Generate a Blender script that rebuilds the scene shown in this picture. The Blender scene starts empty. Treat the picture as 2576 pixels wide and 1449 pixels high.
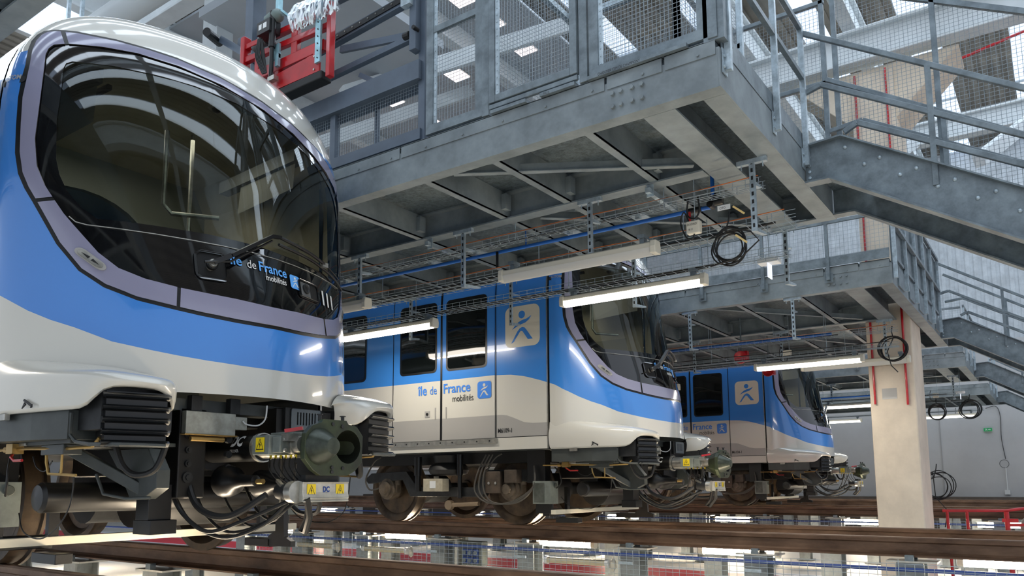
import bpy, bmesh, math, random
from mathutils import Vector, Matrix, geometry
random.seed(7)
PI = math.pi
SC = bpy.context.scene
COL = SC.collection

# ------------------------------------------------------------------ camera
cd = bpy.data.cameras.new('camera')
cam = bpy.data.objects.new('camera', cd)
COL.objects.link(cam)
cR = Vector((0.81606116, 0.57794312, -0.00509352))
cU = Vector((0.07749579, -0.10068303, 0.99189583))
cF = Vector((-0.57274653, 0.80984238, 0.12695167))
M = Matrix((cR, cU, -cF)).transposed().to_4x4()
M.translation = Vector((0, 0, 0.497))
cam.matrix_world = M
cd.sensor_width = 36.0
cd.lens = 1951.38 / 2576 * 36.0
cd.shift_y = (966 - 724.5) / 2576
cd.clip_start = 0.05
cd.clip_end = 300
SC.camera = cam

# ------------------------------------------------------------------ view
SC.view_settings.view_transform = 'Standard'
SC.view_settings.look = 'None'
SC.view_settings.gamma = 1
SC.view_settings.use_curve_mapping = False
SC.view_settings.exposure = 0.2
SC.cycles.max_bounces = 7
SC.cycles.diffuse_bounces = 3
SC.cycles.glossy_bounces = 4
SC.cycles.transparent_max_bounces = 10
SC.cycles.caustics_reflective = False
SC.cycles.caustics_refractive = False
SC.cycles.use_denoising = True
SC.cycles.sample_clamp_indirect = 4.0

# ------------------------------------------------------------------ world: overcast daylight outside the hall
w = bpy.data.worlds.new('overcast')
SC.world = w
w.use_nodes = True
bg = w.node_tree.nodes['Background']
bg.inputs[0].default_value = (0.80, 0.88, 1.0, 1)
bg.inputs[1].default_value = 0.78

def area(name, loc, size, power, col=(1, 1, 1), rot=(0, 0, 0)):
    l = bpy.data.lights.new(name, 'AREA')
    l.shape = 'RECTANGLE'
    l.size, l.size_y = size
    l.energy = power
    l.color = col
    o = bpy.data.objects.new(name, l)
    COL.objects.link(o)
    o.location = loc
    o.rotation_euler = rot
    return o

# daylight entering through the roof glazing strips
DAY = (0.80, 0.90, 1.0)
for xs, ww in ((-19.6, 2.6), (-14.8, .8), (-8.8, .6), (-6.6, .6), (-4.42, .6), (-2.17, .75), (.08, .75), (2.4, .8), (4.8, .8)):
    area('skylight_daylight', (xs, 11.5, 11.98), (ww, 36), 4.2 * PI * ww * 36, DAY)

# ------------------------------------------------------------------ materials
MATS = {}
def lin(c):
    return tuple(((x / 255.0 + 0.055) / 1.055) ** 2.4 if x > 10 else x / 255.0 / 12.92 for x in c) + (1.0,)
def mat(name, rgb, rough=0.5, metal=0.0, var=0.0, scale=6.0, rgb2=None, coat=0.0, bump=0.0, bscale=40.0, stretch=None, emit=None, estr=0.0, spec=0.5):
    if name in MATS: return MATS[name]
    m = bpy.data.materials.new(name)
    m.use_nodes = True
    nt = m.node_tree; N = nt.nodes; L = nt.links
    b = N['Principled BSDF']
    b.inputs['Base Color'].default_value = lin(rgb)
    b.inputs['Roughness'].default_value = rough
    b.inputs['Metallic'].default_value = metal
    b.inputs['Specular IOR Level'].default_value = spec
    if coat:
        b.inputs['Coat Weight'].default_value = coat
        b.inputs['Coat Roughness'].default_value = 0.04
    if emit:
        b.inputs['Emission Color'].default_value = lin(emit)
        b.inputs['Emission Strength'].default_value = estr
    if var or rgb2 or bump:
        tc = N.new('ShaderNodeTexCoord')
        mp = N.new('ShaderNodeMapping')
        L.new(tc.outputs['Object'], mp.inputs[0])
        if stretch: mp.inputs['Scale'].default_value = stretch
    if var or rgb2:
        nz = N.new('ShaderNodeTexNoise')
        nz.inputs['Scale'].default_value = scale
        nz.inputs['Detail'].default_value = 5
        nz.inputs['Roughness'].default_value = 0.65
        L.new(mp.outputs[0], nz.inputs[0])
        rmp = N.new('ShaderNodeValToRGB')
        rmp.color_ramp.elements[0].position = 0.35
        rmp.color_ramp.elements[1].position = 0.66
        c1 = rgb2 or tuple(max(0, x * (1 - var)) for x in rgb)
        c2 = rgb if rgb2 else tuple(min(255, x * (1 + var)) for x in rgb)
        rmp.color_ramp.elements[0].color = lin(c1)
        rmp.color_ramp.elements[1].color = lin(c2)
        L.new(nz.outputs[0], rmp.inputs[0])
        L.new(rmp.outputs[0], b.inputs['Base Color'])
    if bump:
        n2 = N.new('ShaderNodeTexNoise')
        n2.inputs['Scale'].default_value = bscale
        n2.inputs['Detail'].default_value = 3
        L.new(mp.outputs[0], n2.inputs[0])
        bp = N.new('ShaderNodeBump')
        bp.inputs['Strength'].default_value = bump
        bp.inputs['Distance'].default_value = 0.01
        L.new(n2.outputs[0], bp.inputs['Height'])
        L.new(bp.outputs[0], b.inputs['Normal'])
    MATS[name] = m
    return m

def glass_mat(name, tint, mixf=0.75, rough=0.02, refl=0.25):
    if name in MATS: return MATS[name]
    m = bpy.data.materials.new(name); m.use_nodes = True
    nt = m.node_tree; N = nt.nodes; L = nt.links
    for n in list(N): N.remove(n)
    out = N.new('ShaderNodeOutputMaterial')
    tr = N.new('ShaderNodeBsdfTransparent'); tr.inputs[0].default_value = lin(tint)
    gl = N.new('ShaderNodeBsdfGlossy'); gl.inputs['Roughness'].default_value = rough
    gl.inputs['Color'].default_value = (0.95, 1, 1, 1)
    fr = N.new('ShaderNodeFresnel'); fr.inputs[0].default_value = 1.45
    mt = N.new('ShaderNodeMath'); mt.operation = 'MULTIPLY_ADD'
    mt.inputs[1].default_value = 1.0; mt.inputs[2].default_value = refl
    L.new(fr.outputs[0], mt.inputs[0])
    mx = N.new('ShaderNodeMixShader')
    L.new(mt.outputs[0], mx.inputs[0]); L.new(tr.outputs[0], mx.inputs[1]); L.new(gl.outputs[0], mx.inputs[2])
    L.new(mx.outputs[0], out.inputs[0])
    MATS[name] = m
    return m

def glow(name, rgb, s):
    if name in MATS: return MATS[name]
    m = bpy.data.materials.new(name); m.use_nodes = True
    nt = m.node_tree; N = nt.nodes
    for n in list(N): N.remove(n)
    out = N.new('ShaderNodeOutputMaterial'); e = N.new('ShaderNodeEmission')
    e.inputs[0].default_value = lin(rgb); e.inputs[1].default_value = s
    nt.links.new(e.outputs[0], out.inputs[0])
    MATS[name] = m
    return m

galv = mat('galvanised_steel', (128, 140, 146), 0.42, 0.35, rgb2=(96, 106, 112), scale=7, bump=0.05)
galv_flat = mat('galvanised_beam', (136, 146, 150), 0.5, 0.1, rgb2=(104, 113, 117), scale=2.6)
galv_bright = mat('galvanised_bright', (168, 182, 190), 0.35, 0.45, var=0.12, scale=14)
wire_m = mat('galvanised_wire', (150, 162, 170), 0.45, 0.4)
painted = mat('slate_painted_steel', (84, 96, 110), 0.42, 0.1, var=0.06, scale=3)
dark_steel = mat('dark_steel', (40, 41, 42), 0.5, 0.4, var=0.25, scale=9)
black_p = mat('black_paint', (16, 16, 17), 0.35, 0.1, var=0.3, scale=8)
rubber = mat('black_rubber', (14, 14, 14), 0.55)
white_body = mat('pearl_white_paint', (205, 202, 192), 0.22, 0.05, coat=0.8)
blue_body = mat('sky_blue_paint', (58, 128, 208), 0.22, 0.0, coat=0.8)
grey_body = mat('mid_grey_paint', (158, 156, 152), 0.3, 0.0, coat=0.4)
strip_m = mat('lavender_grey_light_cover', (138, 137, 160), 0.16, 0.0, coat=0.5)
gloss_black = mat('gloss_black_panel', (10, 10, 12), 0.06, 0.0, coat=1.0)
logo_blue = mat('logo_blue', (62, 124, 210), 0.3)
logo_sky = mat('logo_sky_blue', (98, 172, 245), 0.3)
logo_white = mat('logo_white', (232, 232, 228), 0.35)
logo_beige = mat('logo_beige', (215, 208, 190), 0.3)
ink = mat('black_ink', (22, 22, 24), 0.5)
silver = mat('bare_metal', (170, 168, 160), 0.3, 0.8, var=0.12, scale=12)
alu = mat('brushed_aluminium', (190, 188, 178), 0.35, 0.5, var=0.08, scale=10)
rust = mat('rusty_rail_steel', (116, 90, 70), 0.5, 0.25, rgb2=(66, 44, 28), scale=5, bump=0.15, stretch=(0.35, 1, 1))
railtop = mat('worn_rail_head', (152, 128, 110), 0.35, 0.6, var=0.2, scale=8, stretch=(0.3, 1, 1))
wheel_m = mat('brown_wheel_steel', (88, 72, 54), 0.5, 0.4, rgb2=(48, 38, 28), scale=5)
olive = mat('olive_green_casting', (56, 66, 42), 0.42, 0.2, rgb2=(34, 38, 28), scale=7)
yellow = mat('warning_yellow', (228, 200, 24), 0.45)
red_p = mat('signal_red_paint', (176, 18, 26), 0.28, 0.0, coat=0.3, var=0.08)
blue_pipe = mat('blue_pipe', (36, 104, 190), 0.35)
blue_dark = mat('dark_blue_pipe', (30, 62, 130), 0.4)
conc = mat('pale_concrete', (212, 198, 178), 0.7, var=0.05, scale=2)
conc_w = mat('white_painted_concrete', (206, 212, 214), 0.6, var=0.04, scale=2)
wall_m = mat('light_grey_wall', (190, 190, 190), 0.6, var=0.03, scale=0.6)
copper = mat('orange_copper_wire', (190, 106, 52), 0.4, 0.3)
cream = mat('cream_plastic', (214, 208, 190), 0.4)
white_pl = mat('white_plastic', (225, 226, 224), 0.35)
tube_glow = glow('lit_fluorescent', (255, 246, 232), 9.0)
tube_off = mat('frosted_diffuser', (200, 198, 190), 0.35, spec=0.6)
pit_glow = glow('lit_pit_lamp', (255, 234, 204), 95.0)
sky_glow = glow('backlit_roof_glazing', (205, 226, 255), 1.5)
panel_glow = glow('ceiling_lightbox', (255, 240, 240), 1.8)
beige_int = mat('beige_cab_lining', (186, 178, 156), 0.5, var=0.03)
grey_int = mat('grey_cab_trim', (96, 98, 98), 0.5)
door_glass = mat('dark_tinted_glass', (12, 16, 16), 0.03, 0.0, coat=1.0)
windscreen = glass_mat('tinted_windscreen', (206, 212, 200), refl=0.0)
film = glass_mat('clear_plastic_film', (236, 236, 240), rough=0.35, refl=0.03)
box_grey = mat('grey_equipment_box', (112, 118, 112), 0.5, 0.1, var=0.1, scale=8)
box_under = mat('dark_olive_grey_underbox', (62, 66, 64), 0.42, 0.1, var=0.1, scale=5)
tan_cast = mat('tan_cast_box', (168, 160, 140), 0.6, var=0.1, scale=9)
brass = mat('brass_fitting', (170, 140, 84), 0.35, 0.7)

# ------------------------------------------------------------------ mesh builder
class MB:
    def __init__(s):
        s.v = []; s.f = []; s.m = []
    def add(s, vs, fs, mi=0):
        o = len(s.v)
        s.v += [tuple(p) for p in vs]
        s.f += [tuple(i + o for i in f) for f in fs]
        s.m += [mi] * len(fs)
        return s
    def bx(s, x0, x1, y0, y1, z0, z1, mi=0):
        vs = [(x, y, z) for z in (z0, z1) for y in (y0, y1) for x in (x0, x1)]
        return s.add(vs, [(0, 2, 3, 1), (4, 5, 7, 6), (0, 1, 5, 4), (2, 6, 7, 3), (0, 4, 6, 2), (1, 3, 7, 5)], mi)
    def box(s, c, sz, rot=None, mi=0):
        R = Matrix.Rotation(0, 3, 'X') if rot is None else rot
        vs = []
        for dz in (-.5, .5):
            for dy in (-.5, .5):
                for dx in (-.5, .5):
                    vs.append(Vector(c) + R @ Vector((dx * sz[0], dy * sz[1], dz * sz[2])))
        return s.add(vs, [(0, 2, 3, 1), (4, 5, 7, 6), (0, 1, 5, 4), (2, 6, 7, 3), (0, 4, 6, 2), (1, 3, 7, 5)], mi)
    def bar(s, a, b, wy, wz, mi=0, up=(0, 0, 1)):
        a = Vector(a); b = Vector(b); d = b - a; L = d.length
        if L < 1e-6: return s
        d.normalize(); up = Vector(up)
        if abs(d.dot(up)) > 0.98: up = Vector((0, 1, 0)) if abs(d.y) < .9 else Vector((1, 0, 0))
        sd = up.cross(d).normalized(); u2 = d.cross(sd)
        R = Matrix((d, sd, u2)).transposed()
        return s.box((a + b) / 2, (L, wy, wz), R, mi)
    def cyl(s, a, b, r, n=12, r2=None, mi=0, caps=True):
        a = Vector(a); b = Vector(b); d = (b - a).normalized()
        up = Vector((0, 0, 1)) if abs(d.z) < .9 else Vector((1, 0, 0))
        p = up.cross(d).normalized(); q = d.cross(p)
        r2 = r if r2 is None else r2
        vs = []
        for c, rr in ((a, r), (b, r2)):
            for i in range(n):
                t = 2 * PI * i / n
                vs.append(c + p * math.cos(t) * rr + q * math.sin(t) * rr)
        fs = [(i, (i + 1) % n, n + (i + 1) % n, n + i) for i in range(n)]
        if caps: fs += [tuple(range(n - 1, -1, -1)), tuple(range(n, 2 * n))]
        return s.add(vs, fs, mi)
    def lathe(s, a, d, prof, n=20, mi=0):
        a = Vector(a); d = Vector(d).normalized()
        up = Vector((0, 0, 1)) if abs(d.z) < .9 else Vector((1, 0, 0))
        p = up.cross(d).normalized(); q = d.cross(p)
        vs = []
        for (t, r) in prof:
            for i in range(n):
                g = 2 * PI * i / n
                vs.append(a + d * t + (p * math.cos(g) + q * math.sin(g)) * max(r, 1e-4))
        fs = []
        for k in range(len(prof) - 1):
            for i in range(n):
                j = (i + 1) % n
                fs.append((k * n + i, k * n + j, (k + 1) * n + j, (k + 1) * n + i))
        fs += [tuple(range(n - 1, -1, -1)), tuple(range((len(prof) - 1) * n, len(prof) * n))]
        return s.add(vs, fs, mi)
    def tube(s, pts, r, n=7, mi=0, smooth=0):
        P = [Vector(p) for p in pts]
        if smooth:
            Q = []
            for i in range(len(P) - 1):
                p0 = P[max(i - 1, 0)]; p1 = P[i]; p2 = P[i + 1]; p3 = P[min(i + 2, len(P) - 1)]
                for k in range(smooth):
                    t = k / smooth
                    Q.append(0.5 * ((2 * p1) + (p2 - p0) * t + (2 * p0 - 5 * p1 + 4 * p2 - p3) * t * t + (3 * p1 - p0 - 3 * p2 + p3) * t ** 3))
            Q.append(P[-1]); P = Q
        if len(P) < 2: return s
        d0 = (P[1] - P[0]).normalized()
        up = Vector((0, 0, 1)) if abs(d0.z) < .9 else Vector((1, 0, 0))
        a = up.cross(d0).normalized()
        vs = []
        for i, p in enumerate(P):
            if i == 0: d = P[1] - P[0]
            elif i == len(P) - 1: d = P[-1] - P[-2]
            else: d = P[i + 1] - P[i - 1]
            d = d.normalized() if d.length > 1e-9 else d0
            a = (a - d * a.dot(d))
            a = a.normalized() if a.length > 1e-6 else Vector((1, 0, 0))
            b = d.cross(a)
            for k in range(n):
                t = 2 * PI * k / n
                vs.append(p + a * math.cos(t) * r + b * math.sin(t) * r)
        fs = []
        for i in range(len(P) - 1):
            for k in range(n):
                j = (k + 1) % n
                fs.append((i * n + k, i * n + j, (i + 1) * n + j, (i + 1) * n + k))
        fs += [tuple(range(n - 1, -1, -1)), tuple(range((len(P) - 1) * n, len(P) * n))]
        return s.add(vs, fs, mi)
    def prism(s, poly, fn, t0, t1, mi=0, holes=()):
        """poly in 2D, fn(a,b,t) -> 3D, extruded from t0 to t1"""
        loops = [list(poly)] + [list(h) for h in holes]
        flat = [p for l in loops for p in l]
        tri = geometry.tessellate_polygon([[Vector((p[0], p[1], 0)) for p in l] for l in loops])
        n = len(flat)
        vs = [fn(p[0], p[1], t0) for p in flat] + [fn(p[0], p[1], t1) for p in flat]
        fs = [tuple(t) for t in tri] + [tuple(i + n for i in reversed(t)) for t in tri]
        o = 0
        for l in loops:
            k = len(l)
            for i in range(k):
                a = o + i; b = o + (i + 1) % k
                fs.append((a, b, b + n, a + n))
            o += k
        return s.add(vs, fs, mi)
    def grid(s, O, du, dv, nu, nv, r=0.0018, mi=0):
        """welded wire grid: nu wires along dv spaced over du, nv wires along du"""
        O = Vector(O); du = Vector(du); dv = Vector(dv)
        for i in range(nu + 1):
            a = O + du * (i / nu); s.cyl(a, a + dv, r, 4, mi=mi, caps=False)
        for j in range(nv + 1):
            a = O + dv * (j / nv); s.cyl(a, a + du, r, 4, mi=mi, caps=False)
        return s
    def build(s, name, mats, parent=None, smooth=False, bevel=0.0, angle=40):
        me = bpy.data.meshes.new(name)
        me.from_pydata(s.v, [], s.f)
        if not isinstance(mats, (list, tuple)): mats = [mats]
        for m in mats: me.materials.append(m)
        if len(mats) > 1: me.polygons.foreach_set('material_index', s.m)
        bm = bmesh.new(); bm.from_mesh(me)
        bmesh.ops.recalc_face_normals(bm, faces=bm.faces)
        if smooth:
            ca = math.radians(angle)
            for e in bm.edges:
                if len(e.link_faces) == 2 and e.calc_face_angle(0) > ca: e.smooth = False
            for f in bm.faces: f.smooth = True
        bm.to_mesh(me); bm.free()
        me.update()
        o = bpy.data.objects.new(name, me)
        COL.objects.link(o)
        if parent: o.parent = parent
        if bevel:
            md = o.modifiers.new('bevel', 'BEVEL'); md.width = bevel; md.segments = 2; md.limit_method = 'ANGLE'
        if name in EXPLODE: explode(o)
        return o
EXPLODE = {'guard_bracket', 'stile', 'bolt_head', 'beam_hanger', 'door_seal', 'post', 'mounting_clip', 'end_cap', 'rail_clip', 'upper_rail', 'buffer_damper', 'pipe_clip', 'uncoupling_pin', 'cab_side_panel', 'edge_angle', 'gear_motor', 'bracket', 'bumper', 'brake_caliper', 'damper', 'bolt', 'joint'}
def explode(o):
    """give every loose piece of the mesh an object of its own (touching pieces stay together)"""
    me = o.data; n = len(me.vertices); par = list(range(n))
    def find(a):
        while par[a] != a: par[a] = par[par[a]]; a = par[a]
        return a
    for p in me.polygons:
        vs = p.vertices; r = find(vs[0])
        for v in vs[1:]: par[find(v)] = r
    comp = {}
    for v in range(n): comp.setdefault(find(v), []).append(v)
    boxes = []
    for r, vs in comp.items():
        cs = [me.vertices[v].co for v in vs]
        boxes.append([r, Vector([min(c[k] for c in cs) - .001 for k in range(3)]), Vector([max(c[k] for c in cs) + .001 for k in range(3)])])
    gp = {b[0]: b[0] for b in boxes}
    def gf(a):
        while gp[a] != a: a = gp[a]
        return a
    for i in range(len(boxes)):
        for j in range(i):
            a, b = boxes[i], boxes[j]
            if all(a[1][k] <= b[2][k] and b[1][k] <= a[2][k] for k in range(3)): gp[gf(a[0])] = gf(b[0])
    groups = {}
    for p in me.polygons: groups.setdefault(gf(find(p.vertices[0])), []).append(p)
    if len(groups) < 2: return
    co = [tuple(v.co) for v in me.vertices]; mats = list(me.materials)
    first = True
    for ps in groups.values():
        idx = {}; fs = []; ms = []; sm = []; vs = []
        for p in ps:
            g = []
            for v in p.vertices:
                if v not in idx: idx[v] = len(vs); vs.append(co[v])
                g.append(idx[v])
            fs.append(g); ms.append(p.material_index); sm.append(p.use_smooth)
        m2 = bpy.data.meshes.new(o.name); m2.from_pydata(vs, [], fs)
        for m in mats: m2.materials.append(m)
        m2.polygons.foreach_set('material_index', ms); m2.polygons.foreach_set('use_smooth', sm); m2.update()
        if any(sm):
            bm = bmesh.new(); bm.from_mesh(m2)
            for e in bm.edges:
                if len(e.link_faces) == 2 and e.calc_face_angle(0) > .7: e.smooth = False
            bm.to_mesh(m2); bm.free()
        if first: o.data = m2; first = False
        else:
            c = o.copy(); c.data = m2; COL.objects.link(c); c.parent = o.parent

def thing(name, label, cat, loc=(0, 0, 0), rz=0.0, group=None):
    o = bpy.data.objects.new(name, None)
    o.empty_display_size = 0.1
    COL.objects.link(o); o.location = loc; o.rotation_euler = (0, 0, rz)
    o['label'] = label; o['category'] = cat
    if group: o['group'] = group
    return o
def tag(o, label, cat, group=None, kind=None):
    o['label'] = label; o['category'] = cat
    if group: o['group'] = group
    if kind: o['kind'] = kind
    return o
def struct(o):
    o['kind'] = 'structure'; return o
def plabel(o, t):
    o['label'] = t; return o
KIDS = {}
def dup(root, loc=None, label=None, group=None, rz=None):
    c = copy_tree(root, None)
    if loc is not None: c.location = loc
    if rz is not None: c.rotation_euler = (0, 0, rz)
    if label: c['label'] = label
    if group: c['group'] = group
    return c
def copy_tree(o, parent):
    c = o.copy(); COL.objects.link(c)
    c.parent = parent
    for ch in list(o.children): copy_tree(ch, c)
    return c

def text_mesh(body, size=1.0, bold=0.0, align='LEFT', sx=1.0):
    """triangulated letters as (verts2d, faces)"""
    cu = bpy.data.curves.new('lettering', 'FONT')
    cu.body = body; cu.size = size; cu.offset = bold; cu.align_x = align
    cu.resolution_u = 3
    ob = bpy.data.objects.new('lettering', cu)
    me = bpy.data.meshes.new_from_object(ob)
    vs = [(v.co.x * sx, v.co.y) for v in me.vertices]
    fs = [tuple(p.vertices) for p in me.polygons]
    bpy.data.objects.remove(ob); bpy.data.curves.remove(cu); bpy.data.meshes.remove(me)
    return vs, fs
def put_text(mb, body, fn, size, bold=0.0, mi=0, sx=1.0, align='LEFT'):
    vs, fs = text_mesh(body, size, bold, align, sx)
    mb.add([fn(a, b) for a, b in vs], fs, mi)
    return max([v[0] for v in vs] or [0])
def rrect(x0, x1, y0, y1, r, n=5):
    P = []
    for cx, cy, a0 in ((x1 - r, y1 - r, 0), (x0 + r, y1 - r, 90), (x0 + r, y0 + r, 180), (x1 - r, y0 + r, 270)):
        for k in range(n + 1):
            a = math.radians(a0 + 90 * k / n)
            P.append((cx + r * math.cos(a), cy + r * math.sin(a)))
    return P
def circ(cx, cy, r, n=20):
    return [(cx + r * math.cos(2 * PI * k / n), cy + r * math.sin(2 * PI * k / n)) for k in range(n)]
def patch(mb, poly, fn, mi=0, sub=0.05):
    """flat polygon tessellated finely (so it can follow a curved surface) and mapped with fn(a,b)"""
    xs = [p[0] for p in poly]; ys = [p[1] for p in poly]
    vs = [Vector(p) for p in poly]; n = len(vs)
    ed = [(i, (i + 1) % n) for i in range(n)]
    nx = int((max(xs) - min(xs)) / sub); ny = int((max(ys) - min(ys)) / sub)
    for i in range(1, nx):
        for j in range(1, ny):
            q = (min(xs) + i * sub, min(ys) + j * sub)
            if inpoly(q, poly): vs.append(Vector(q))
    r = geometry.delaunay_2d_cdt(vs, ed, [], 1, 1e-6)
    mb.add([fn(v.x, v.y) for v in r[0]], [tuple(f) for f in r[2]], mi)
def inpoly(p, poly):
    x, y = p; c = False; n = len(poly); j = n - 1
    for i in range(n):
        xi, yi = poly[i][0], poly[i][1]; xj, yj = poly[j][0], poly[j][1]
        if (yi > y) != (yj > y) and x < (xj - xi) * (y - yi) / (yj - yi) + xi: c = not c
        j = i
    return c
HEAD = circ(.49, .78, .095, 16)
ARM = [(.2, .435), (.30, .53), (.39, .60), (.5, .645), (.62, .665), (.77, .73), (.70, .64), (.60, .575), (.48, .545), (.38, .515)]
LEG = [(.175, .10), (.36, .38), (.43, .45), (.50, .475), (.57, .455), (.62, .40), (.80, .16), (.66, .165), (.51, .37), (.46, .385), (.42, .345), (.31, .21), (.26, .135)]
def lerp(t, xs, ys):
    if t <= xs[0]: return ys[0]
    for i in range(1, len(xs)):
        if t <= xs[i]:
            k = (t - xs[i - 1]) / (xs[i] - xs[i - 1]); return ys[i - 1] + k * (ys[i] - ys[i - 1])
    return ys[-1]
# ================================================================== TRAIN
ZK = (.9, 1.25, 1.5, 1.8, 2.2, 2.6, 3.0, 3.3, 3.5)
XF = (-3.700, -3.704, -3.722, -3.805, -3.908, -3.985, -4.075, -4.160, -4.335)
NS, ZS, PR, ZT, W0, XB = 1.6957, 2.6084, 2.737, 3.5768, 1.2373, -4.62
def smoothxf(z):
    # average a little so the profile has no kinks
    return sum(lerp(z + d, ZK, XF) for d in (-.2, -.15, -.1, -.05, 0, .05, .1, .15, .2)) / 9
def Wz(z):
    t = max(0.0, (z - ZS) / (ZT - ZS))
    return W0 * max(0.0, 1 - min(t, 1) ** PR) ** (1 / PR)
def Dz(z):
    D = smoothxf(min(z, 3.5)) - XB
    if z > 3.35: D *= max(0.0, 1 - ((z - 3.35) / (ZT - 3.35 + 1e-6)) ** 2.2) ** .5
    return D
def Suz(u, z, off=0.0):
    th = u * PI / 2; sn = abs(math.sin(th)); cs = max(0.0, math.cos(th))
    W = Wz(z); v = math.copysign(W * sn ** (2 / NS), u); x = XB + Dz(z) * cs ** (2 / NS)
    p = Vector((x, v, z))
    if off:
        e = 1e-3
        a = Suz(min(1, u + e), z) - Suz(max(-1, u - e), z)
        b = Suz(u, min(z + .004, ZT)) - Suz(u, z - .004)
        n = a.cross(b)
        if n.length > 1e-12:
            n.normalize()
            if n.dot(Vector((1, v, .3))) < 0: n = -n
            p = p + n * off
    return p
def u_of(v, z):
    W = Wz(z); r = min(1.0, abs(v) / max(W, 1e-6))
    return math.copysign(2 / PI * math.asin(min(1.0, r ** (NS / 2))), v)
def h_of(z):
    if z <= ZS: return z
    return ZS + (ZT - ZS) * math.asin(min(1.0, (z - ZS) / (ZT - ZS)))
def z_of(h):
    if h <= ZS: return h
    return ZS + (ZT - ZS) * math.sin(min(PI / 2, (h - ZS) / (ZT - ZS)))
HT = ZS + (ZT - ZS) * PI / 2
def UH(P): return [(u_of(v, z), h_of(z)) for v, z in P]
def Svz(v, z, off=0.0): return Suz(u_of(v, z), z, off)

O_C = [(0.024, 1.457), (-.24, 1.46), (-.44, 1.478), (-.551, 1.495), (-.735, 1.533), (-.876, 1.596), (-.974, 1.685), (-1.056, 1.836), (-1.143, 2.083), (-1.172, 2.165),
       (-1.194, 2.254), (-1.207, 2.381), (-1.209, 2.55), (-1.208, 2.718), (-1.183, 2.931), (-1.167, 3.037), (-1.145, 3.112), (-1.117, 3.165), (-1.088, 3.197), (-1.05, 3.21),
       (-.955, 3.216), (-.772, 3.218), (-.6, 3.217), (-.444, 3.214), (-.179, 3.187), (.145, 3.142), (.425, 3.103), (.684, 3.052), (.902, 2.995), (1.04, 2.94), (1.12, 2.86), (1.17, 2.75),
       (1.2, 2.62), (1.207, 2.45), (1.2, 2.28), (1.172, 2.165), (1.143, 2.083), (1.056, 1.836), (.974, 1.685), (.876, 1.596), (.735, 1.533), (.551, 1.495), (.44, 1.478), (.24, 1.46)]
I_C = [(0, 1.598), (-.232, 1.610), (-.40, 1.620), (-.541, 1.634), (-.70, 1.666), (-.814, 1.716), (-.896, 1.80), (-.974, 1.925), (-1.03, 2.02), (-1.066, 2.10), (-1.10, 2.18), (-1.132, 2.298), (-1.143, 2.463),
       (-1.130, 2.718), (-1.115, 2.92), (-1.107, 3.0), (-1.092, 3.048), (-1.07, 3.078), (-1.011, 3.100), (-.85, 3.125), (-.677, 3.143), (-.445, 3.14), (-.177, 3.112), (.149, 3.062), (.424, 3.008), (.662, 2.94),
       (.84, 2.88), (.97, 2.82), (1.06, 2.74), (1.11, 2.62), (1.13, 2.45), (1.122, 2.298), (1.10, 2.18), (1.066, 2.10), (1.03, 2.02), (.974, 1.925), (.896, 1.80), (.814, 1.716), (.70, 1.666), (.541, 1.634), (.40, 1.620), (.232, 1.61)]
T_C = [(-.90, 2.008), (-.967, 2.071), (-1.02, 2.16), (-1.05, 2.254), (-1.065, 2.349), (-1.067, 2.589), (-1.05, 2.80), (-1.04, 2.93), (-1.028, 2.965), (-1.0, 2.985), (-.816, 3.01), (-.603, 3.025), (-.357, 3.035),
       (-.078, 3.02), (.28, 2.975), (.55, 2.915), (.75, 2.85), (.90, 2.78), (.99, 2.70), (1.04, 2.60), (1.062, 2.45), (1.05, 2.254), (1.02, 2.16), (.967, 2.071), (.90, 2.008), (.6, 2.0), (.3, 2.0), (0, 2.005), (-.35, 2.012)]
def lerp_poly(A, B, k):
    return None
def offset_poly(P, d):
    """inset a polygon in metric (v,z) space"""
    n = len(P); out = []
    ar = sum(P[i][0] * P[(i + 1) % n][1] - P[(i + 1) % n][0] * P[i][1] for i in range(n))
    s = 1 if ar > 0 else -1
    for i in range(n):
        a = Vector(P[i - 1]); b = Vector(P[i]); c = Vector(P[(i + 1) % n])
        t = ((b - a).normalized() + (c - b).normalized())
        t = t.normalized() if t.length > 1e-6 else (c - b).normalized()
        nn = Vector((-t.y, t.x)) * s
        # distances across the side are foreshortened in v: use less there
        out.append((P[i][0] + nn.x * d * .75, P[i][1] + nn.y * d))
    return out
S_C = offset_poly(O_C, .022)
STR = [(0, 1.197), (.2, 1.200), (.40, 1.213), (.55, 1.230), (.68, 1.252), (.84, 1.288), (.985, 1.36), (1.07, 1.40), (1.143, 1.452), (1.195, 1.51), (1.22, 1.545), (1.232, 1.575), (1.2373, 1.60)]
STRIPE = [(-v, z) for v, z in reversed(STR)] + STR[1:]
BTOP = 3.035

def joint(v0, z0, v1, z1, wd=.011):
    a = Vector(Svz(v0, z0)); b = Vector(Svz(v1, z1))
    a2 = Vector((v0, z0)); b2 = Vector((v1, z1)); d = (b2 - a2).normalized()
    a2 -= d * .06; b2 += d * .05
    n = Vector((-d.y, d.x)) * wd
    n.x *= .8
    return [tuple(a2 + n), tuple(b2 + n), tuple(b2 - n), tuple(a2 - n)]
JOINTS = [joint(-1.143, 2.083, -1.068, 2.102), joint(-.551, 1.495, -.541, 1.634), joint(-.998, 3.215, -1.003, 3.10),
          joint(1.143, 2.083, 1.068, 2.102), joint(.551, 1.495, .541, 1.634), joint(1.10, 2.90, 1.03, 2.78)]

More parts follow.
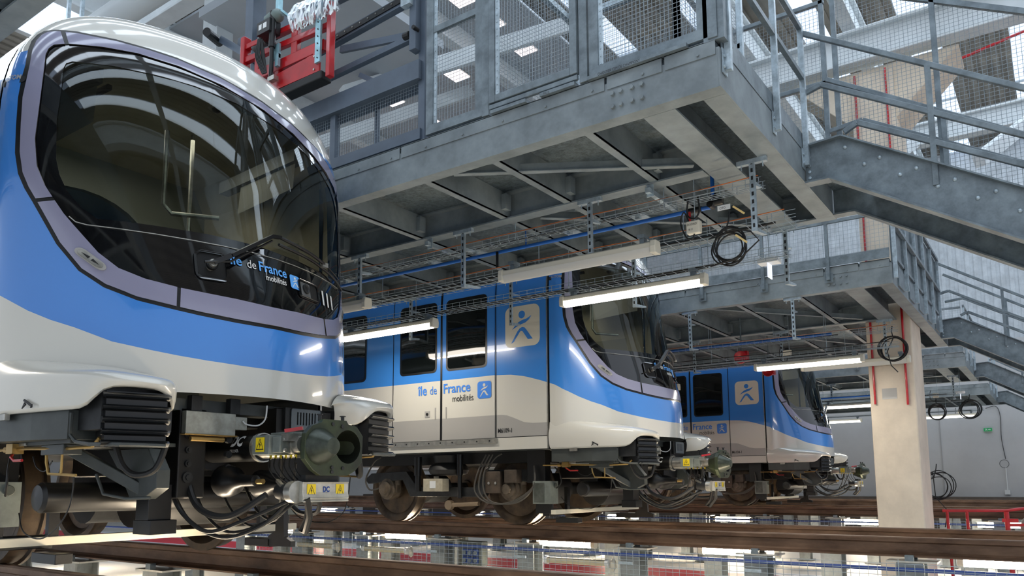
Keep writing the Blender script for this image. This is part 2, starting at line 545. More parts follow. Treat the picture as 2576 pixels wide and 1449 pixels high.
def build_nose(root):
    polys = {'O': UH(O_C), 'S': UH(S_C), 'I': UH(I_C), 'T': UH(T_C)}
    jp = [UH(j) for j in JOINTS]
    Z0 = 1.02
    vs = []; ed = []
    def addloop(P, close=True):
        o = len(vs)
        for p in P: vs.append(Vector(p))
        for i in range(len(P) - 1): ed.append((o + i, o + i + 1))
        if close: ed.append((o + len(P) - 1, o))
    for k in polys: addloop(polys[k])
    for j in jp: addloop(j)
    addloop(UH(STRIPE), False)
    hb = h_of(BTOP)
    addloop([(-1, hb), (u_of(-1.168, BTOP), hb)], False)
    addloop([(u_of(1.0, BTOP), hb), (1, hb)], False)
    seam = [(-1.02, 1.965), (-.9, 1.958), (-.64, 1.952), (-.27, 1.948), (.09, 1.948), (.4, 1.95), (.7, 1.955), (1.02, 1.965)]
    addloop(UH(seam), False)
    addloop([(-1, Z0), (1, Z0), (1, HT - .004), (-1, HT - .004)])
    nu, nh = 76, 66
    for i in range(nu + 1):
        for j in range(nh + 1):
            vs.append(Vector((-1 + 2 * i / nu, Z0 + (HT - .004 - Z0) * j / nh)))
    r = geometry.delaunay_2d_cdt(vs, ed, [], 1, 1e-5)
    V = r[0]; F = r[2]
    out = {}
    stripe_uh = UH(STRIPE)
    su = [p[0] for p in stripe_uh]; sz = [p[1] for p in stripe_uh]
    seam_uh = UH(seam); qu = [p[0] for p in seam_uh]; qz = [p[1] for p in seam_uh]
    for f in F:
        cx = sum(V[i].x for i in f) / len(f); cy = sum(V[i].y for i in f) / len(f)
        c = (cx, cy)
        if inpoly(c, polys['O']):
            if not inpoly(c, polys['S']): lab = 'gap'
            elif not inpoly(c, polys['I']):
                if any(inpoly(c, j) for j in jp): lab = 'gap'
                else: lab = 'strip'
            elif inpoly(c, polys['T']): lab = 'glass'
            elif cy < lerp(cx, qu, qz): lab = 'panel'
            else: lab = 'frame'
        elif cy < lerp(cx, su, sz): lab = 'white'
        elif cy < hb: lab = 'blue'
        else: lab = 'roof'
        out.setdefault(lab, []).append(f)
    def sub(name, labs, mats, off):
        used = {}; mb = MB()
        fs = []; ms = []
        for mi, l in enumerate(labs):
            for f in out.get(l, []):
                g = []
                for i in f:
                    if i not in used:
                        used[i] = len(mb.v)
                        mb.v.append(tuple(Suz(max(-1, min(1, V[i].x)), z_of(V[i].y), off)))
                    g.append(used[i])
                mb.f.append(tuple(g)); mb.m.append(mi)
        o = mb.build(name, mats, root, smooth=True, angle=80)
        inv = {j: i for i, j in used.items()}
        ns = []
        for j in range(len(mb.v)):
            u = max(-.996, min(.996, V[inv[j]].x)); z = min(z_of(V[inv[j]].y), ZT - .02)
            a = Suz(u + .004, z) - Suz(u - .004, z); b = Suz(u, min(z + .01, ZT - .005)) - Suz(u, z - .01)
            n = a.cross(b).normalized()
            if n.dot(Vector((1, mb.v[j][1], .3))) < 0: n = -n
            ns.append(n)
        sg = sum(p.normal.dot(ns[p.vertices[0]]) * p.area for p in o.data.polygons)
        if sg < 0: o.data.flip_normals()
        o.data.normals_split_custom_set_from_vertices(ns)
        return o
    sub('nose_shell', ['white', 'blue', 'roof', 'gap'], [white_body, blue_body, white_body, black_p], 0.0)
    sub('windshield_frame', ['frame'], [gloss_black], -0.004)
    sub('front_panel', ['panel'], [gloss_black], -0.002)
    sub('windshield', ['glass'], [windscreen], -0.010)
    # light strip: connected pieces become separate covers
    faces = out['strip']
    parent = {}
    def find(a):
        while parent.setdefault(a, a) != a: a = parent[a]
        return a
    for f in faces:
        for i in f[1:]: parent[find(i)] = find(f[0])
    groups = {}
    for f in faces: groups.setdefault(find(f[0]), []).append(f)
    for g in groups.values():
        if len(g) < 8: continue
        out['_s'] = g
        sub('light_strip', ['_s'], [strip_m], 0.006)

def side_y(z): return -Wz(z)
def zblue(x):
    return lerp(x, (-5.62, -5.46, -5.23, -5.02, -4.81, -4.72, -4.62), (1.778, 1.775, 1.764, 1.727, 1.665, 1.635, 1.60))
def zgrey(x):
    return lerp(x, (-5.44, -5.36, -5.27, -5.145, -5.04, -4.92), (1.298, 1.298, 1.285, 1.238, 1.196, 1.18))
def prof_rows(x):
    g = zgrey(x); b = zblue(x)
    zs = [.885, .96, 1.03, 1.1, g, g + (b - g) * .5, b, 2.2, 2.5, ZS]
    return zs
def side_panel(mb, xs, zb, off=0.0, mats=(0, 1, 2), sgn=-1):
    """conforming side sheet: zb(x) -> rows of z; mats: index per row gap function"""
    rows = [zb(x) for x in xs]
    nz = len(rows[0][0]); o = len(mb.v)
    for x, (zz, mm) in zip(xs, rows):
        for z in zz: mb.v.append((x, sgn * (Wz(z) + off), z))
    for i in range(len(xs) - 1):
        mm = rows[i][1]
        for j in range(nz - 1):
            a = o + i * nz + j
            mb.f.append((a, a + nz, a + nz + 1, a + 1)); mb.m.append(mm[j])

def body_rows(x):
    g = zgrey(x); b = zblue(x)
    zz = [.885, 1.028, 1.029, (1.03 + g) / 2, g, (g + b) / 2, b, 2.2, ZS] + [ZS + (ZT - ZS) * math.sin(PI / 2 * k / 12) for k in range(1, 13)]
    mm = [0, 1, 2, 2, 0, 0, 3, 3]
    for k in range(12):
        mm.append(3 if (zz[8 + k] + zz[9 + k]) / 2 < BTOP else 0)
    zz[-1] = ZT
    return zz, mm
DOORS = [(-7.12, -6.285), (-6.285, -5.44), (-12.82, -11.985), (-11.985, -11.14)]
WINS = [(-9.9, -7.62), (-15.0, -13.3)]

def build_body(root):
    xs = [-16.0, -13.0, -10.0, -8.0, -6.5] + [-5.7 + .06 * k for k in range(17)] + [-4.71]
    for s in (-1, 1):
        mb = MB()
        side_panel(mb, xs, body_rows, 0, sgn=s)
        mb.build('body_side', [white_body, black_p, grey_body, blue_body], root, smooth=True, angle=50)
    mb = MB()
    # front seam between passenger car and cab: dark recess ring with a silver edge
    for s in (-1, 1):
        side_panel(mb, [-4.71, -4.685], lambda x: (body_rows(x)[0], [0] * 20), -.02, sgn=s)
        side_panel(mb, [-4.722, -4.71], lambda x: (body_rows(x)[0], [1] * 20), .003, sgn=s)
    mb.build('cab_seam', [black_p, silver], root, smooth=True)
    mb = MB()
    for s in (-1, 1):
        side_panel(mb, [-4.685, -4.65, -4.62], lambda x: ([1.02 if z < 1.02 else z for z in body_rows(x)[0]], [0 if m in (1, 2) else m for m in body_rows(x)[1]]), 0, sgn=s)
    mb.build('cab_side', [white_body, black_p, grey_body, blue_body], root, smooth=True, angle=50)
    mb = MB(); mb.bx(-16, -4.7, -1.2, 1.2, .88, 1.0); mb.bx(-4.7, -3.95, -1.0, 1.0, .93, 1.0)
    mb.build('floor_frame', box_under, root)
    # doors
    def door_rows(x):
        zz = [1.03, 1.298, 1.55, 1.776, 1.9, 2.2, 2.5, ZS] + [ZS + (2.9 - ZS) * k / 5 for k in range(1, 6)]
        return zz, [0, 1, 1] + [2] * 9
    for s in (-1, 1):
        for k, (a, b) in enumerate(DOORS):
            if s == 1 and k > 1: continue
            mb = MB()
            side_panel(mb, [a + .012, (a + b) / 2, b - .014], door_rows, .007, sgn=s)
            side_panel(mb, [a + .012, a + .0121], door_rows, .0065, sgn=s)
            d = mb.build('door', [grey_body, white_body, blue_body], root, smooth=True, angle=50)
            left = (k % 2 == 0)
            wx0 = a + (.125 if left else .075); wx1 = b - (.075 if left else .125)
            def on(off): return lambda p, q: (p, s * (Wz(q) + off), q)
            fr = MB(); patch(fr, rrect(wx0, wx1, 1.885, 2.79, .06), on(.010), 0, .15)
            fo = fr.build('window_frame', [black_p], d, smooth=True)
            gl = MB(); patch(gl, rrect(wx0 + .028, wx1 - .028, 1.913, 2.762, .045), on(.013), 0, .15)
            go = gl.build('window', [door_glass], d, smooth=True)
        mb = MB()
        for (a, b) in DOORS[:4 if s < 0 else 2]:
            for x, wd in ((a, .006), (b, .006)):
                side_panel(mb, [x - wd, x + wd], lambda x: (door_rows(-7)[0], [0] * 12), .004, sgn=s)
        for x in (-6.285, -11.985):
            side_panel(mb, [x - .016, x + .016], lambda x: (door_rows(-7)[0], [0] * 12), .010, sgn=s)
        mb.build('door_seal', [black_p], root)
        st = MB()
        for a, b in ((-7.14, -5.42), (-12.84, -11.12)):
            st.bx(a, b, min(s * 1.236, s * 1.262), max(s * 1.236, s * 1.262), .965, 1.022)
            for k in range(9):
                xx = a + .1 + k * .19
                st.cyl((xx, s * 1.262, .995), (xx, s * 1.266, .995), .010, 8, mi=1)
        st.build('door_sill', [silver, dark_steel], root)
        for a, b in WINS:
            def on(off): return lambda p, q: (p, s * (Wz(q) + off), q)
            fr = MB(); patch(fr, rrect(a, b, 1.87, 2.79, .07), on(.006), 0, .2)
            fo = fr.build('side_window', [black_p], root, smooth=True)
            gl = MB(); patch(gl, rrect(a + .03, b - .03, 1.9, 2.76, .05), on(.010), 0, .2)
            gl.build('pane', [door_glass], fo, smooth=True)
        ln = MB()
        side_panel(ln, [-5.44, -4.72], lambda x: ([1.026, 1.034], [0]), .0015, sgn=s)
        ln.build('panel_joint', [black_p], root)
    return

def person_logo(mb, fn, m_bg, m_fg, sub=.12):
    patch(mb, rrect(0, 1, 0, 1, .17), lambda a, b: fn(a, b, 0), m_bg, sub)
    for P in (HEAD, ARM, LEG): patch(mb, P, lambda a, b: fn(a, b, 1), m_fg, sub)

def side_decals(root, number):
    def on(x0, z0, k): return lambda a, b: (x0 + a, -(Wz(z0 + b) + k), z0 + b)
    mb = MB()
    S = .49
    person_logo(mb, lambda a, b, t: (-5.30 + a * S, -(Wz(2.08 + b * S) + .002 + .002 * t), 2.08 + b * S), 0, 1)
    mb.build('side_logo', [logo_beige, blue_body], root)
    mb = MB(); S = .208
    person_logo(mb, lambda a, b, t: (-5.71 + a * S, -(Wz(1.5) + .012 + .002 * t), 1.508 + b * S), 0, 1)
    put_text(mb, '\u00eele', on(-6.669, 1.612, .012), .172, .0028, 2, .95)
    put_text(mb, 'de', on(-6.475, 1.612, .012), .15, 0, 2, .82)
    put_text(mb, 'France', on(-6.255, 1.612, .012), .170, .0028, 2, .95)
    put_text(mb, 'mobilit\u00e9s', on(-6.105, 1.498, .012), .115, 0, 3, .79)
    mb.build('side_lettering', [logo_blue, white_body, logo_blue, ink], root)
    mb = MB()
    put_text(mb, number, on(-5.415, 1.085, .003), .075, .0012, 0, .8)
    mb.build('number_lettering', [ink], root)
    mb = MB()
    mb.bx(-6.555, -6.47, -(W0 + .012), -(W0 + .006), 1.325, 1.405)
    mb.cyl((-6.512, -(W0 + .012), 1.365), (-6.512, -(W0 + .02), 1.365), .018, 12, mi=1)
    mb.bx(-6.385, -6.37, -(W0 + .016), -(W0 + .006), 1.30, 1.44); mb.bx(-6.21, -6.195, -(W0 + .016), -(W0 + .006), 1.30, 1.44)
    mb.build('door_lock', [grey_body, dark_steel], root)

def front_decals(root):
    mb = MB()
    patch(mb, [(-1.195, 2.862), (-1.188, 2.838), (-1.165, 2.83), (-1.16, 2.83)][:0] or rrect(-4.70, -4.705 + .001, 0, 1, .0001, 1), lambda a, b: (a, -2, b)) if False else None
    o_ = lambda a, b: (lambda p: tuple(p))(Suz(-1 + a, 2.83 + b, .003))
    # maker's plate on the cab side
    def onside(off):
        def fn(a, b):
            x = -4.66 + a; z = 2.835 + b
            if x <= XB: return (x, -(Wz(z) + off), z)
            D = Dz(z); c = min(1, (x - XB) / D); v = Wz(z) * max(0, 1 - c ** NS) ** (1 / NS)
            return (x, -(v + off), z)
        return fn
    patch(mb, rrect(-.03, .155, -.022, .022, .021, 5), onside(.003), 0, .03)
    put_text(mb, 'ALSTOM', onside(.005), .042, .001, 1, .82)
    mb2 = MB(); vs, fs = text_mesh('ALSTOM', .036, .001, 'LEFT', .8)
    mb.build('maker_plate', [ink, grey_body], root)
    # front lettering
    mb = MB()
    def on(v0, z0, off=.004): return lambda a, b: tuple(Svz(v0 + a, z0 + b, off))
    put_text(mb, '\u00eele', on(-.245, 1.838), .092, .0014, 0, .92)
    put_text(mb, 'de', on(-.137, 1.836), .080, 0, 1, .82)
    put_text(mb, 'France', on(-.058, 1.833), .092, .0014, 0, .92)
    put_text(mb, 'mobilit\u00e9s', on(-.012, 1.778), .058, 0.0003, 1, .80)
    mb.build('front_lettering', [logo_sky, logo_white], root)
    mb = MB(); S = .096
    patch(mb, rrect(0, 1, 0, 1, .17), lambda a, b: tuple(Svz(.198 + a * S, 1.775 + b * S, .004)), 0, .3)
    for P in (HEAD, ARM, LEG): patch(mb, P, lambda a, b: tuple(Svz(.198 + a * S, 1.775 + b * S, .006)), 1, .4)
    mb.build('front_logo', [logo_sky, logo_white], root)

def build_front_fittings(root):
    # wiper recess, marker recess
    def on(off): return lambda a, b: tuple(Svz(a, b, off))
    P = rrect(-.452, -.262, 1.705, 1.893, .045)
    mb = MB()
    mb.prism(P, lambda a, b, t: tuple(Svz(a, b, t)), .004, .012, 0, holes=[list(reversed(rrect(-.438, -.276, 1.719, 1.879, .036)))])
    mb.build('wiper_recess', [gloss_black], root)
    mb = MB(); patch(mb, rrect(-.438, -.276, 1.719, 1.879, .036), on(.0035), 0, .05)
    mb.build('recess_back', [mat('matt_black_recess', (4, 4, 4), .8)], root)
    mb = MB()
    P = rrect(.272, .50, 1.73, 1.862, .025)
    mb.prism(P, lambda a, b, t: tuple(Svz(a, b, t)), .004, .012, 0, holes=[list(reversed(rrect(.286, .486, 1.743, 1.849, .02)))])
    r = mb.build('camera_recess', [gloss_black], root)
    mb = MB(); patch(mb, rrect(.286, .486, 1.743, 1.849, .02), on(.0036), 0, .04)
    c = Svz(.35, 1.80, .004); d = (Svz(.35, 1.80, .03) - c).normalized()
    mb.lathe(c, d, [(0, .034), (.012, .034), (.014, .026), (.006, .02), (.006, 0)], 16, 1)
    patch(mb, [(.30, 1.75), (.40, 1.75), (.40, 1.845), (.30, 1.845)], on(.005), 2, .04)
    mb.build('camera', [mat('matt_black_recess', (4, 4, 4), .8), dark_steel, grey_int], r)
    # wiper
    mb = MB()
    piv = Svz(-.365, 1.79, .07)
    mb.cyl(Svz(-.365, 1.79, .0), piv, .024, 12, mi=1)
    mb.cyl(Svz(-.365, 1.79, .03), Svz(-.365, 1.79, .05), .034, 12)
    k1 = Svz(-.27, 1.845, .085); k2 = Svz(.02, 2.055, .075); k2b = Svz(.09, 2.07, .07)
    mb.bar(piv, k1, .03, .03); mb.bar(k1, k2, .036, .022); mb.bar(k2, k2b, .03, .02)
    mb.tube([piv + Vector((0, -.06, -.01)), k1 + Vector((0, .0, -.035)), k2 + Vector((0, 0, -.03))], .008, 6)
    mb.tube([k2b, Svz(.35, 2.055, .06), Svz(.57, 2.035, .05)], .011, 6, smooth=4)
    mb.box(Svz(.57, 2.03, .045), (.03, .05, .03), mi=1)
    mb.tube([Svz(.12, 2.05, .02), Svz(.4, 2.04, .018), Svz(.6, 2.02, .018), Svz(.8, 1.995, .018), Svz(.95, 1.965, .018)], .010, 6, smooth=4)
    mb.tube([Svz(.3, 2.07, .035), Svz(.57, 2.055, .035), Svz(.85, 2.01, .03)], .006, 6, smooth=4)
    mb.build('wiper', [black_p, silver], root, smooth=True)
    # coach bolts / turn indicator in strip
    for s in (-1, 1):
        mb = MB()
        c0 = (s * .925, 1.755)
        def on2(a, b, off):
            # oval aligned with the strip
            tx, tz = (-s * .62, -.78) ; tx, tz = (s * .70, .71)
            v = c0[0] + a * tx - b * tz * s * .6; z = c0[1] + a * tz + b * tx * s * .6
            return tuple(Svz(v, z, off))
        L = .075; R_ = .03
        oval = [(L * math.copysign(1, math.cos(t)) * .6 + R_ * math.cos(t) * 1.2, R_ * math.sin(t) * 1.3) for t in [2 * PI * (k + .5) / 24 for k in range(24)]]
        mb.prism(oval, lambda a, b, t: on2(a, b, t), .006, .014, 0)
        oval2 = [(a * .8, b * .72) for a, b in oval]
        mb.prism(oval2, lambda a, b, t: on2(a, b, t), .014, .017, 1)
        mb.prism([(.008, -.012), (.05, 0), (.008, .012)], lambda a, b, t: on2(a, b, t), .017, .019, 2)
        mb.prism([(-.008, -.012), (-.05, 0), (-.008, .012)], lambda a, b, t: on2(a, b, t), .017, .019, 2)
        mb.build('indicator_lamp', [grey_body, silver, ink], root, smooth=True)
    # silver seam line between windscreen and lower panel
    mb = MB()
    mb.tube([Svz(v, z, .001) for v, z in [(-1.01, 2.005), (-.985, 1.975), (-.94, 1.962), (-.8, 1.957), (-.64, 1.953), (-.45, 1.95), (-.27, 1.949), (-.09, 1.949), (.09, 1.949), (.25, 1.95), (.4, 1.951), (.58, 1.953), (.75, 1.957), (.9, 1.965)]], .0035, 5)
    mb.build('windshield_trim', [silver], root, smooth=True)

def build_skirt(root, s):
    """s=-1 near side, +1 far side: swelling skirt with the louvred end"""
    wall = [(-4.69, 1.245), (-4.45, 1.236), (-4.2, 1.20), (-4.0, 1.155), (-3.85, 1.112), (-3.76, 1.085), (-3.70, 1.04), (-3.655, .96), (-3.615, .85), (-3.598, .76), (-3.605, .705), (-3.66, .665), (-3.76, .64), (-3.85, .62)]
    top = [(-4.69, 1.2375, 1.185), (-4.45, 1.203, 1.183), (-4.25, 1.08, 1.172), (-4.10, .94, 1.158), (-4.0, .83, 1.142), (-3.95, .76, 1.128), (-3.925, .715, 1.115), (-3.905, .685, 1.10), (-3.885, .655, 1.085), (-3.875, .635, 1.07), (-3.865, .62, 1.055), (-3.86, .61, 1.045), (-3.858, .605, 1.035), (-3.858, .60, 1.025)]
    sh = [1.10, 1.10, 1.095, 1.088, 1.08, 1.075, 1.07, 1.062, 1.055, 1.048, 1.042, 1.035, 1.03, 1.02]
    bot = [.875, .875, .877, .88, .882, .885, .99, 1.0, 1.0, .992, .93, .89, .885, .88]
    mb = MB(); n = len(wall); rows = []
    for i in range(n):
        W = Vector((wall[i][0], wall[i][1], sh[i])); T = Vector(top[i])
        mid = (W + T) / 2 + Vector((.004, .0, .018)) * (1 if i else 0)
        nrm = Vector((wall[i][0] + 4.3, wall[i][1] - .75, 0)).normalized()
        c = [T, T * .75 + mid * .25 + Vector((0, 0, .004)), mid, W * .65 + mid * .35 + Vector((0, 0, .006)), W - Vector((0, 0, .004)), Vector((W.x, W.y, sh[i] - .035)) + nrm * .012,
             Vector((W.x, W.y, (sh[i] + bot[i]) / 2)) + nrm * .012, Vector((W.x, W.y, bot[i])), Vector((W.x, W.y, bot[i])) - nrm * .03]
        rows.append(c)
    m = len(rows[0])
    for c in rows:
        for p in c: mb.v.append((p.x, s * p.y, p.z))
    for i in range(n - 1):
        for j in range(m - 1):
            mb.f.append((i * m + j, (i + 1) * m + j, (i + 1) * m + j + 1, i * m + j + 1)); mb.m.append(0)
    o = mb.build('front_skirt', [white_body], root, smooth=True, angle=70)
    md = o.modifiers.new('sub', 'SUBSURF'); md.levels = 1; md.render_levels = 1
    # dark inside of the arch
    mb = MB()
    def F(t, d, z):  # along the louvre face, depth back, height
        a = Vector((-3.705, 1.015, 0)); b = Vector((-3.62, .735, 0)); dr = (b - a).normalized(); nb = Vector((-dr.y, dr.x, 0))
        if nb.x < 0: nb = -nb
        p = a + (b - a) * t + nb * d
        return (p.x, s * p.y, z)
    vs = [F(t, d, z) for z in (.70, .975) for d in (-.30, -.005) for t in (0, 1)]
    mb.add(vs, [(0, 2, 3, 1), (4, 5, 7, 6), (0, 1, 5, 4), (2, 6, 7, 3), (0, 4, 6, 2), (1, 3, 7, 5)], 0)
    for z0 in (.955, .893, .831, .769, .712):
        P = [(-.004, .014), (.022, .010), (.032, .0), (.022, -.010), (-.004, -.020)]
        ring = []
        for t in (-.06, 1.04):
            ring += [F(t, d, z0 + h) for d, h in P]
        k = len(P)
        mb.add(ring, [(i, (i + 1) % k, k + (i + 1) % k, k + i) for i in range(k)] + [tuple(range(k)), tuple(range(2 * k - 1, k - 1, -1))], 1)
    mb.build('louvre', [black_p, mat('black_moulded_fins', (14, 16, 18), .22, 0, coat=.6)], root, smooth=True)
    mb = MB()
    mb.prism([(-4.69, 1.205), (-4.2, 1.15), (-3.93, 1.09), (-3.93, .62), (-4.69, .62)], lambda a, b, t: (a, s * b, t), .735, .885)
    mb.prism([(-3.93, 1.04), (-3.74, 1.02), (-3.70, .66), (-3.93, .62)], lambda a, b, t: (a, s * b, t), .78, 1.0, 1)
    mb.tube([(-3.93, s * 1.075, .87), (-3.935, s * 1.075, .76), (-3.90, s * 1.06, .72), (-3.8, s * 1.04, .705), (-3.62, s * .98, .70), (-3.6, s * .75, .70)], .011, 6)
    mb.build('underbox', [box_under, dark_steel], root)
    mb = MB()
    mb.bx(-4.45, -4.36, min(s * 1.19, s * 1.215), max(s * 1.19, s * 1.215), .845, .878)
    mb.build('lamp_bracket', [silver], root)
    mb = MB()
    for k, (x, z) in enumerate(((-4.15, .915),)):
        for P in ([(-.03, -.02), (-.012, .012), (.0, .0)], [(-.02, .02), (-.015, .03), (.045, 0), (.042, -.012)], [(.04, -.02), (.05, -.016), (.05, 0), (.04, 0)]):
            mb.prism(P, lambda a, b, t: (x + a, s * (1.2 + t - a * .17), z + b), 0.0, .006)
    mb.build('jacking_mark', [ink], root)

def build_coupler(root):
    mb = MB()
    mb.cyl((-4.75, 0, .72), (-4.3, 0, .72), .13, 20); mb.cyl((-4.3, 0, .72), (-3.73, -.03, .72), .082, 24)
    mb.cyl((-3.76, -.03, .72), (-3.735, -.03, .72), .09, 24, mi=1)
    mb.cyl((-3.735, -.03, .72), (-3.42, -.02, .718), .068, 22, mi=1)
    cp = mb.build('coupler', [black_p, silver], root, smooth=True)
    mb = MB()
    put_text(mb, 'DC', lambda a, b: (-3.97 + a, -.016 - math.cos((b + .012) / .085) * .0900, .72 + math.sin((b + .012) / .085) * .0900), .095, .004, 0, .85)
    put_text(mb, 'DELLNER', lambda a, b: (-3.97 + a, -.016 - math.cos((b - .025) / .085) * .0900, .72 + math.sin((b - .025) / .085) * .0900), .024, 0, 0, .85)
    mb.build('maker_lettering', [logo_white], cp)
    mb = MB()
    mb.bx(-3.57, -3.42, -.235, -.03, .665, .775); mb.bx(-3.42, -3.35, -.215, -.03, .675, .765)
    mb.bx(-3.60, -3.40, -.09, .09, .76, .80)
    for z in (.69, .75): mb.cyl((-3.345, -.19, z), (-3.33, -.19, z), .012, 8, mi=1)
    mb.build('control_box', [box_grey, silver], cp, bevel=.004)
    sticker(cp, lambda a, b: (-3.497 + a, -.2375, .722 + b), .078, .082)
    mb = MB()
    mb.cyl((-3.40, -.10, .72), (-3.27, -.11, .72), .05, 16); mb.cyl((-3.35, -.10, .72), (-3.33, -.10, .72), .062, 16)
    mb.bx(-3.36, -3.3, -.20, -.13, .74, .78)
    mb.build('valve_block', [silver], cp, smooth=True)
    # head
    def pl(a, b, t): return (-3.175 + t, a, .705 + b)
    oct_ = [(-.10, -.16), (.10, -.16), (.155, -.135), (.21, -.085), (.215, .07), (.165, .125), (.10, .135), (.085, .155), (-.085, .155), (-.10, .135), (-.165, .115), (-.21, .07), (-.215, -.07), (-.155, -.13)]
    mb = MB()
    mb.prism(oct_, pl, 0, .035, 0, holes=[list(reversed(circ(.10, .005, .096, 24)))])
    n = 14
    back = [(-3.34, a * .45, .705 + b * .5) for a, b in oct_]; front = [(-3.176, a * .9, .705 + b * .9) for a, b in oct_]
    mb.add(back + front, [(i, (i + 1) % n, n + (i + 1) % n, n + i) for i in range(n)] + [tuple(range(n))])
    for (a, b) in ((-.02, .13), (.05, .12), (-.02, -.115), (.06, -.118), (-.02, -.14)):
        mb.cyl(pl(a, b, .035), pl(a, b, .043), .011, 10, mi=1)
    hd = mb.build('coupler_head', [olive, dark_steel], cp, bevel=.003)
    mb = MB()
    mb.lathe((-3.145, -.108, .705), (1, -.03, 0), [(0, .105), (.01, .103), (.05, .085), (.10, .058), (.12, .045), (.125, 0.0)], 20)
    mb.build('coupler_cone', [mat('worn_green_cone', (66, 72, 62), .35, .3, rgb2=(30, 36, 26), scale=8)], cp, smooth=True)
    mb = MB()
    c = Vector((-3.142, .10, .71)); nn = 24; vs = []
    for d, r in ((0, .0955), (.06, .085), (.15, .045)):
        vs += [(c.x - d, c.y + r * math.cos(2 * PI * k / nn), c.z + r * math.sin(2 * PI * k / nn)) for k in range(nn)]
    mb.add(vs, [(q * nn + k, q * nn + (k + 1) % nn, (q + 1) * nn + (k + 1) % nn, (q + 1) * nn + k) for q in range(2) for k in range(nn)] + [tuple(range(2 * nn, 3 * nn))])
    mb.build('coupler_cup', [mat('dark_olive_cup', (24, 27, 20), .4, .3)], cp, smooth=True)
    mb = MB()
    for y in (-.08, .09):
        mb.cyl((-3.18, y, .85), (-3.18, y, .885), .010, 8); mb.cyl((-3.18, y, .885), (-3.18, y, .89), .018, 8)
    mb.bar((-3.33, -.2, .795), (-3.25, -.14, .81), .02, .02, 1)
    mb.build('uncoupling_pin', [black_p, red_p], cp)
    # electrical head underneath
    mb = MB()
    mb.prism([(-.06, -.05), (.03, -.055), (.035, -.03), (.028, .0), (.028, .045), (.035, .055), (-.06, .055)], lambda a, b, t: (-3.235 + a, t, .455 + b), -.165, .17)
    for dz in (-.052, -.036): mb.cyl((-3.20, -.165, .455 + dz), (-3.20, .165, .455 + dz), .006, 6)
    eh = mb.build('electric_head', [alu], cp, bevel=.003)
    for v0 in (-.105, .105): sticker(cp, lambda a, b, v0=v0: (-3.2055, v0 + a, .462 + b), .062, .072, orient='x')
    mb = MB(); put_text(mb, 'DC', lambda a, b: (-3.2055, -.022 + a, .455 + b), .042, .002, 0, .8)
    put_text(mb, 'DELLNER', lambda a, b: (-3.2055, -.022 + a, .444 + b), .012, 0, 0, .8)
    mb.build('maker_lettering', [blue_dark], cp)
    mb = MB()
    mb.cyl((-3.285, -.175, .455), (-3.235, -.175, .455), .062, 16, mi=1); mb.cyl((-3.40, -.16, .46), (-3.285, -.175, .455), .048, 14)
    mb.bx(-3.42, -3.25, -.15, .13, .42, .50); mb.bar((-3.42, -.17, .52), (-3.34, -.2, .49), .018, .018, 1)
    mb.bx(-3.30, -3.24, -.12, .12, .505, .55)
    mb.build('head_carrier', [dark_steel, silver], cp, smooth=True)
    # hoses
    H = [[(-4.02, -.33, .74), (-4.0, -.36, .55), (-3.85, -.38, .37), (-3.62, -.34, .32), (-3.42, -.24, .44)],
         [(-4.05, -.45, .50), (-3.95, -.42, .34), (-3.75, -.38, .235), (-3.55, -.28, .30), (-3.36, -.15, .40)],
         [(-4.1, -.42, .52), (-3.98, -.36, .30), (-3.72, -.3, .20), (-3.5, -.2, .27), (-3.38, -.1, .42)],
         [(-4.2, -.2, .50), (-4.05, -.2, .32), (-3.8, -.2, .22), (-3.6, -.1, .28), (-3.42, 0, .42)],
         [(-4.25, .0, .55), (-4.1, .02, .33), (-3.85, .02, .24), (-3.6, .05, .36), (-3.45, -.02, .62)],
         [(-4.1, .1, .5), (-3.95, .1, .33), (-3.75, .08, .28), (-3.6, .0, .42), (-3.50, -.08, .66)],
         [(-3.6, .05, .40), (-3.48, .05, .33), (-3.33, .05, .34), (-3.28, .02, .44)]]
    R_ = [.020, .012, .012, .010, .008, .009, .014]
    for h, r in zip(H, R_):
        mb = MB(); mb.tube(h, r, 8, smooth=7); mb.build('hose', [rubber], cp, smooth=True)
    mb = MB()
    mb.tube([(-3.27, -.06, .42), (-3.30, -.05, .30), (-3.36, -.04, .235), (-3.31, -.05, .23), (-3.22, -.1, .32), (-3.2, -.14, .42)], .019, 8)
    mb.build('hose', [rubber], cp, smooth=True)
    for k in range(6):
        x = -3.55 + k * .045
        mb = MB(); mb.tube([(x, -.12, .66), (x + .01, -.14, .60), (x + .04, -.12, .54), (x + .07, -.08, .50)], .0045, 5, smooth=4)
        mb.cyl((x, -.12, .665), (x, -.122, .645), .007, 6, mi=1)
        mb.build('cable', [rubber, yellow], cp)

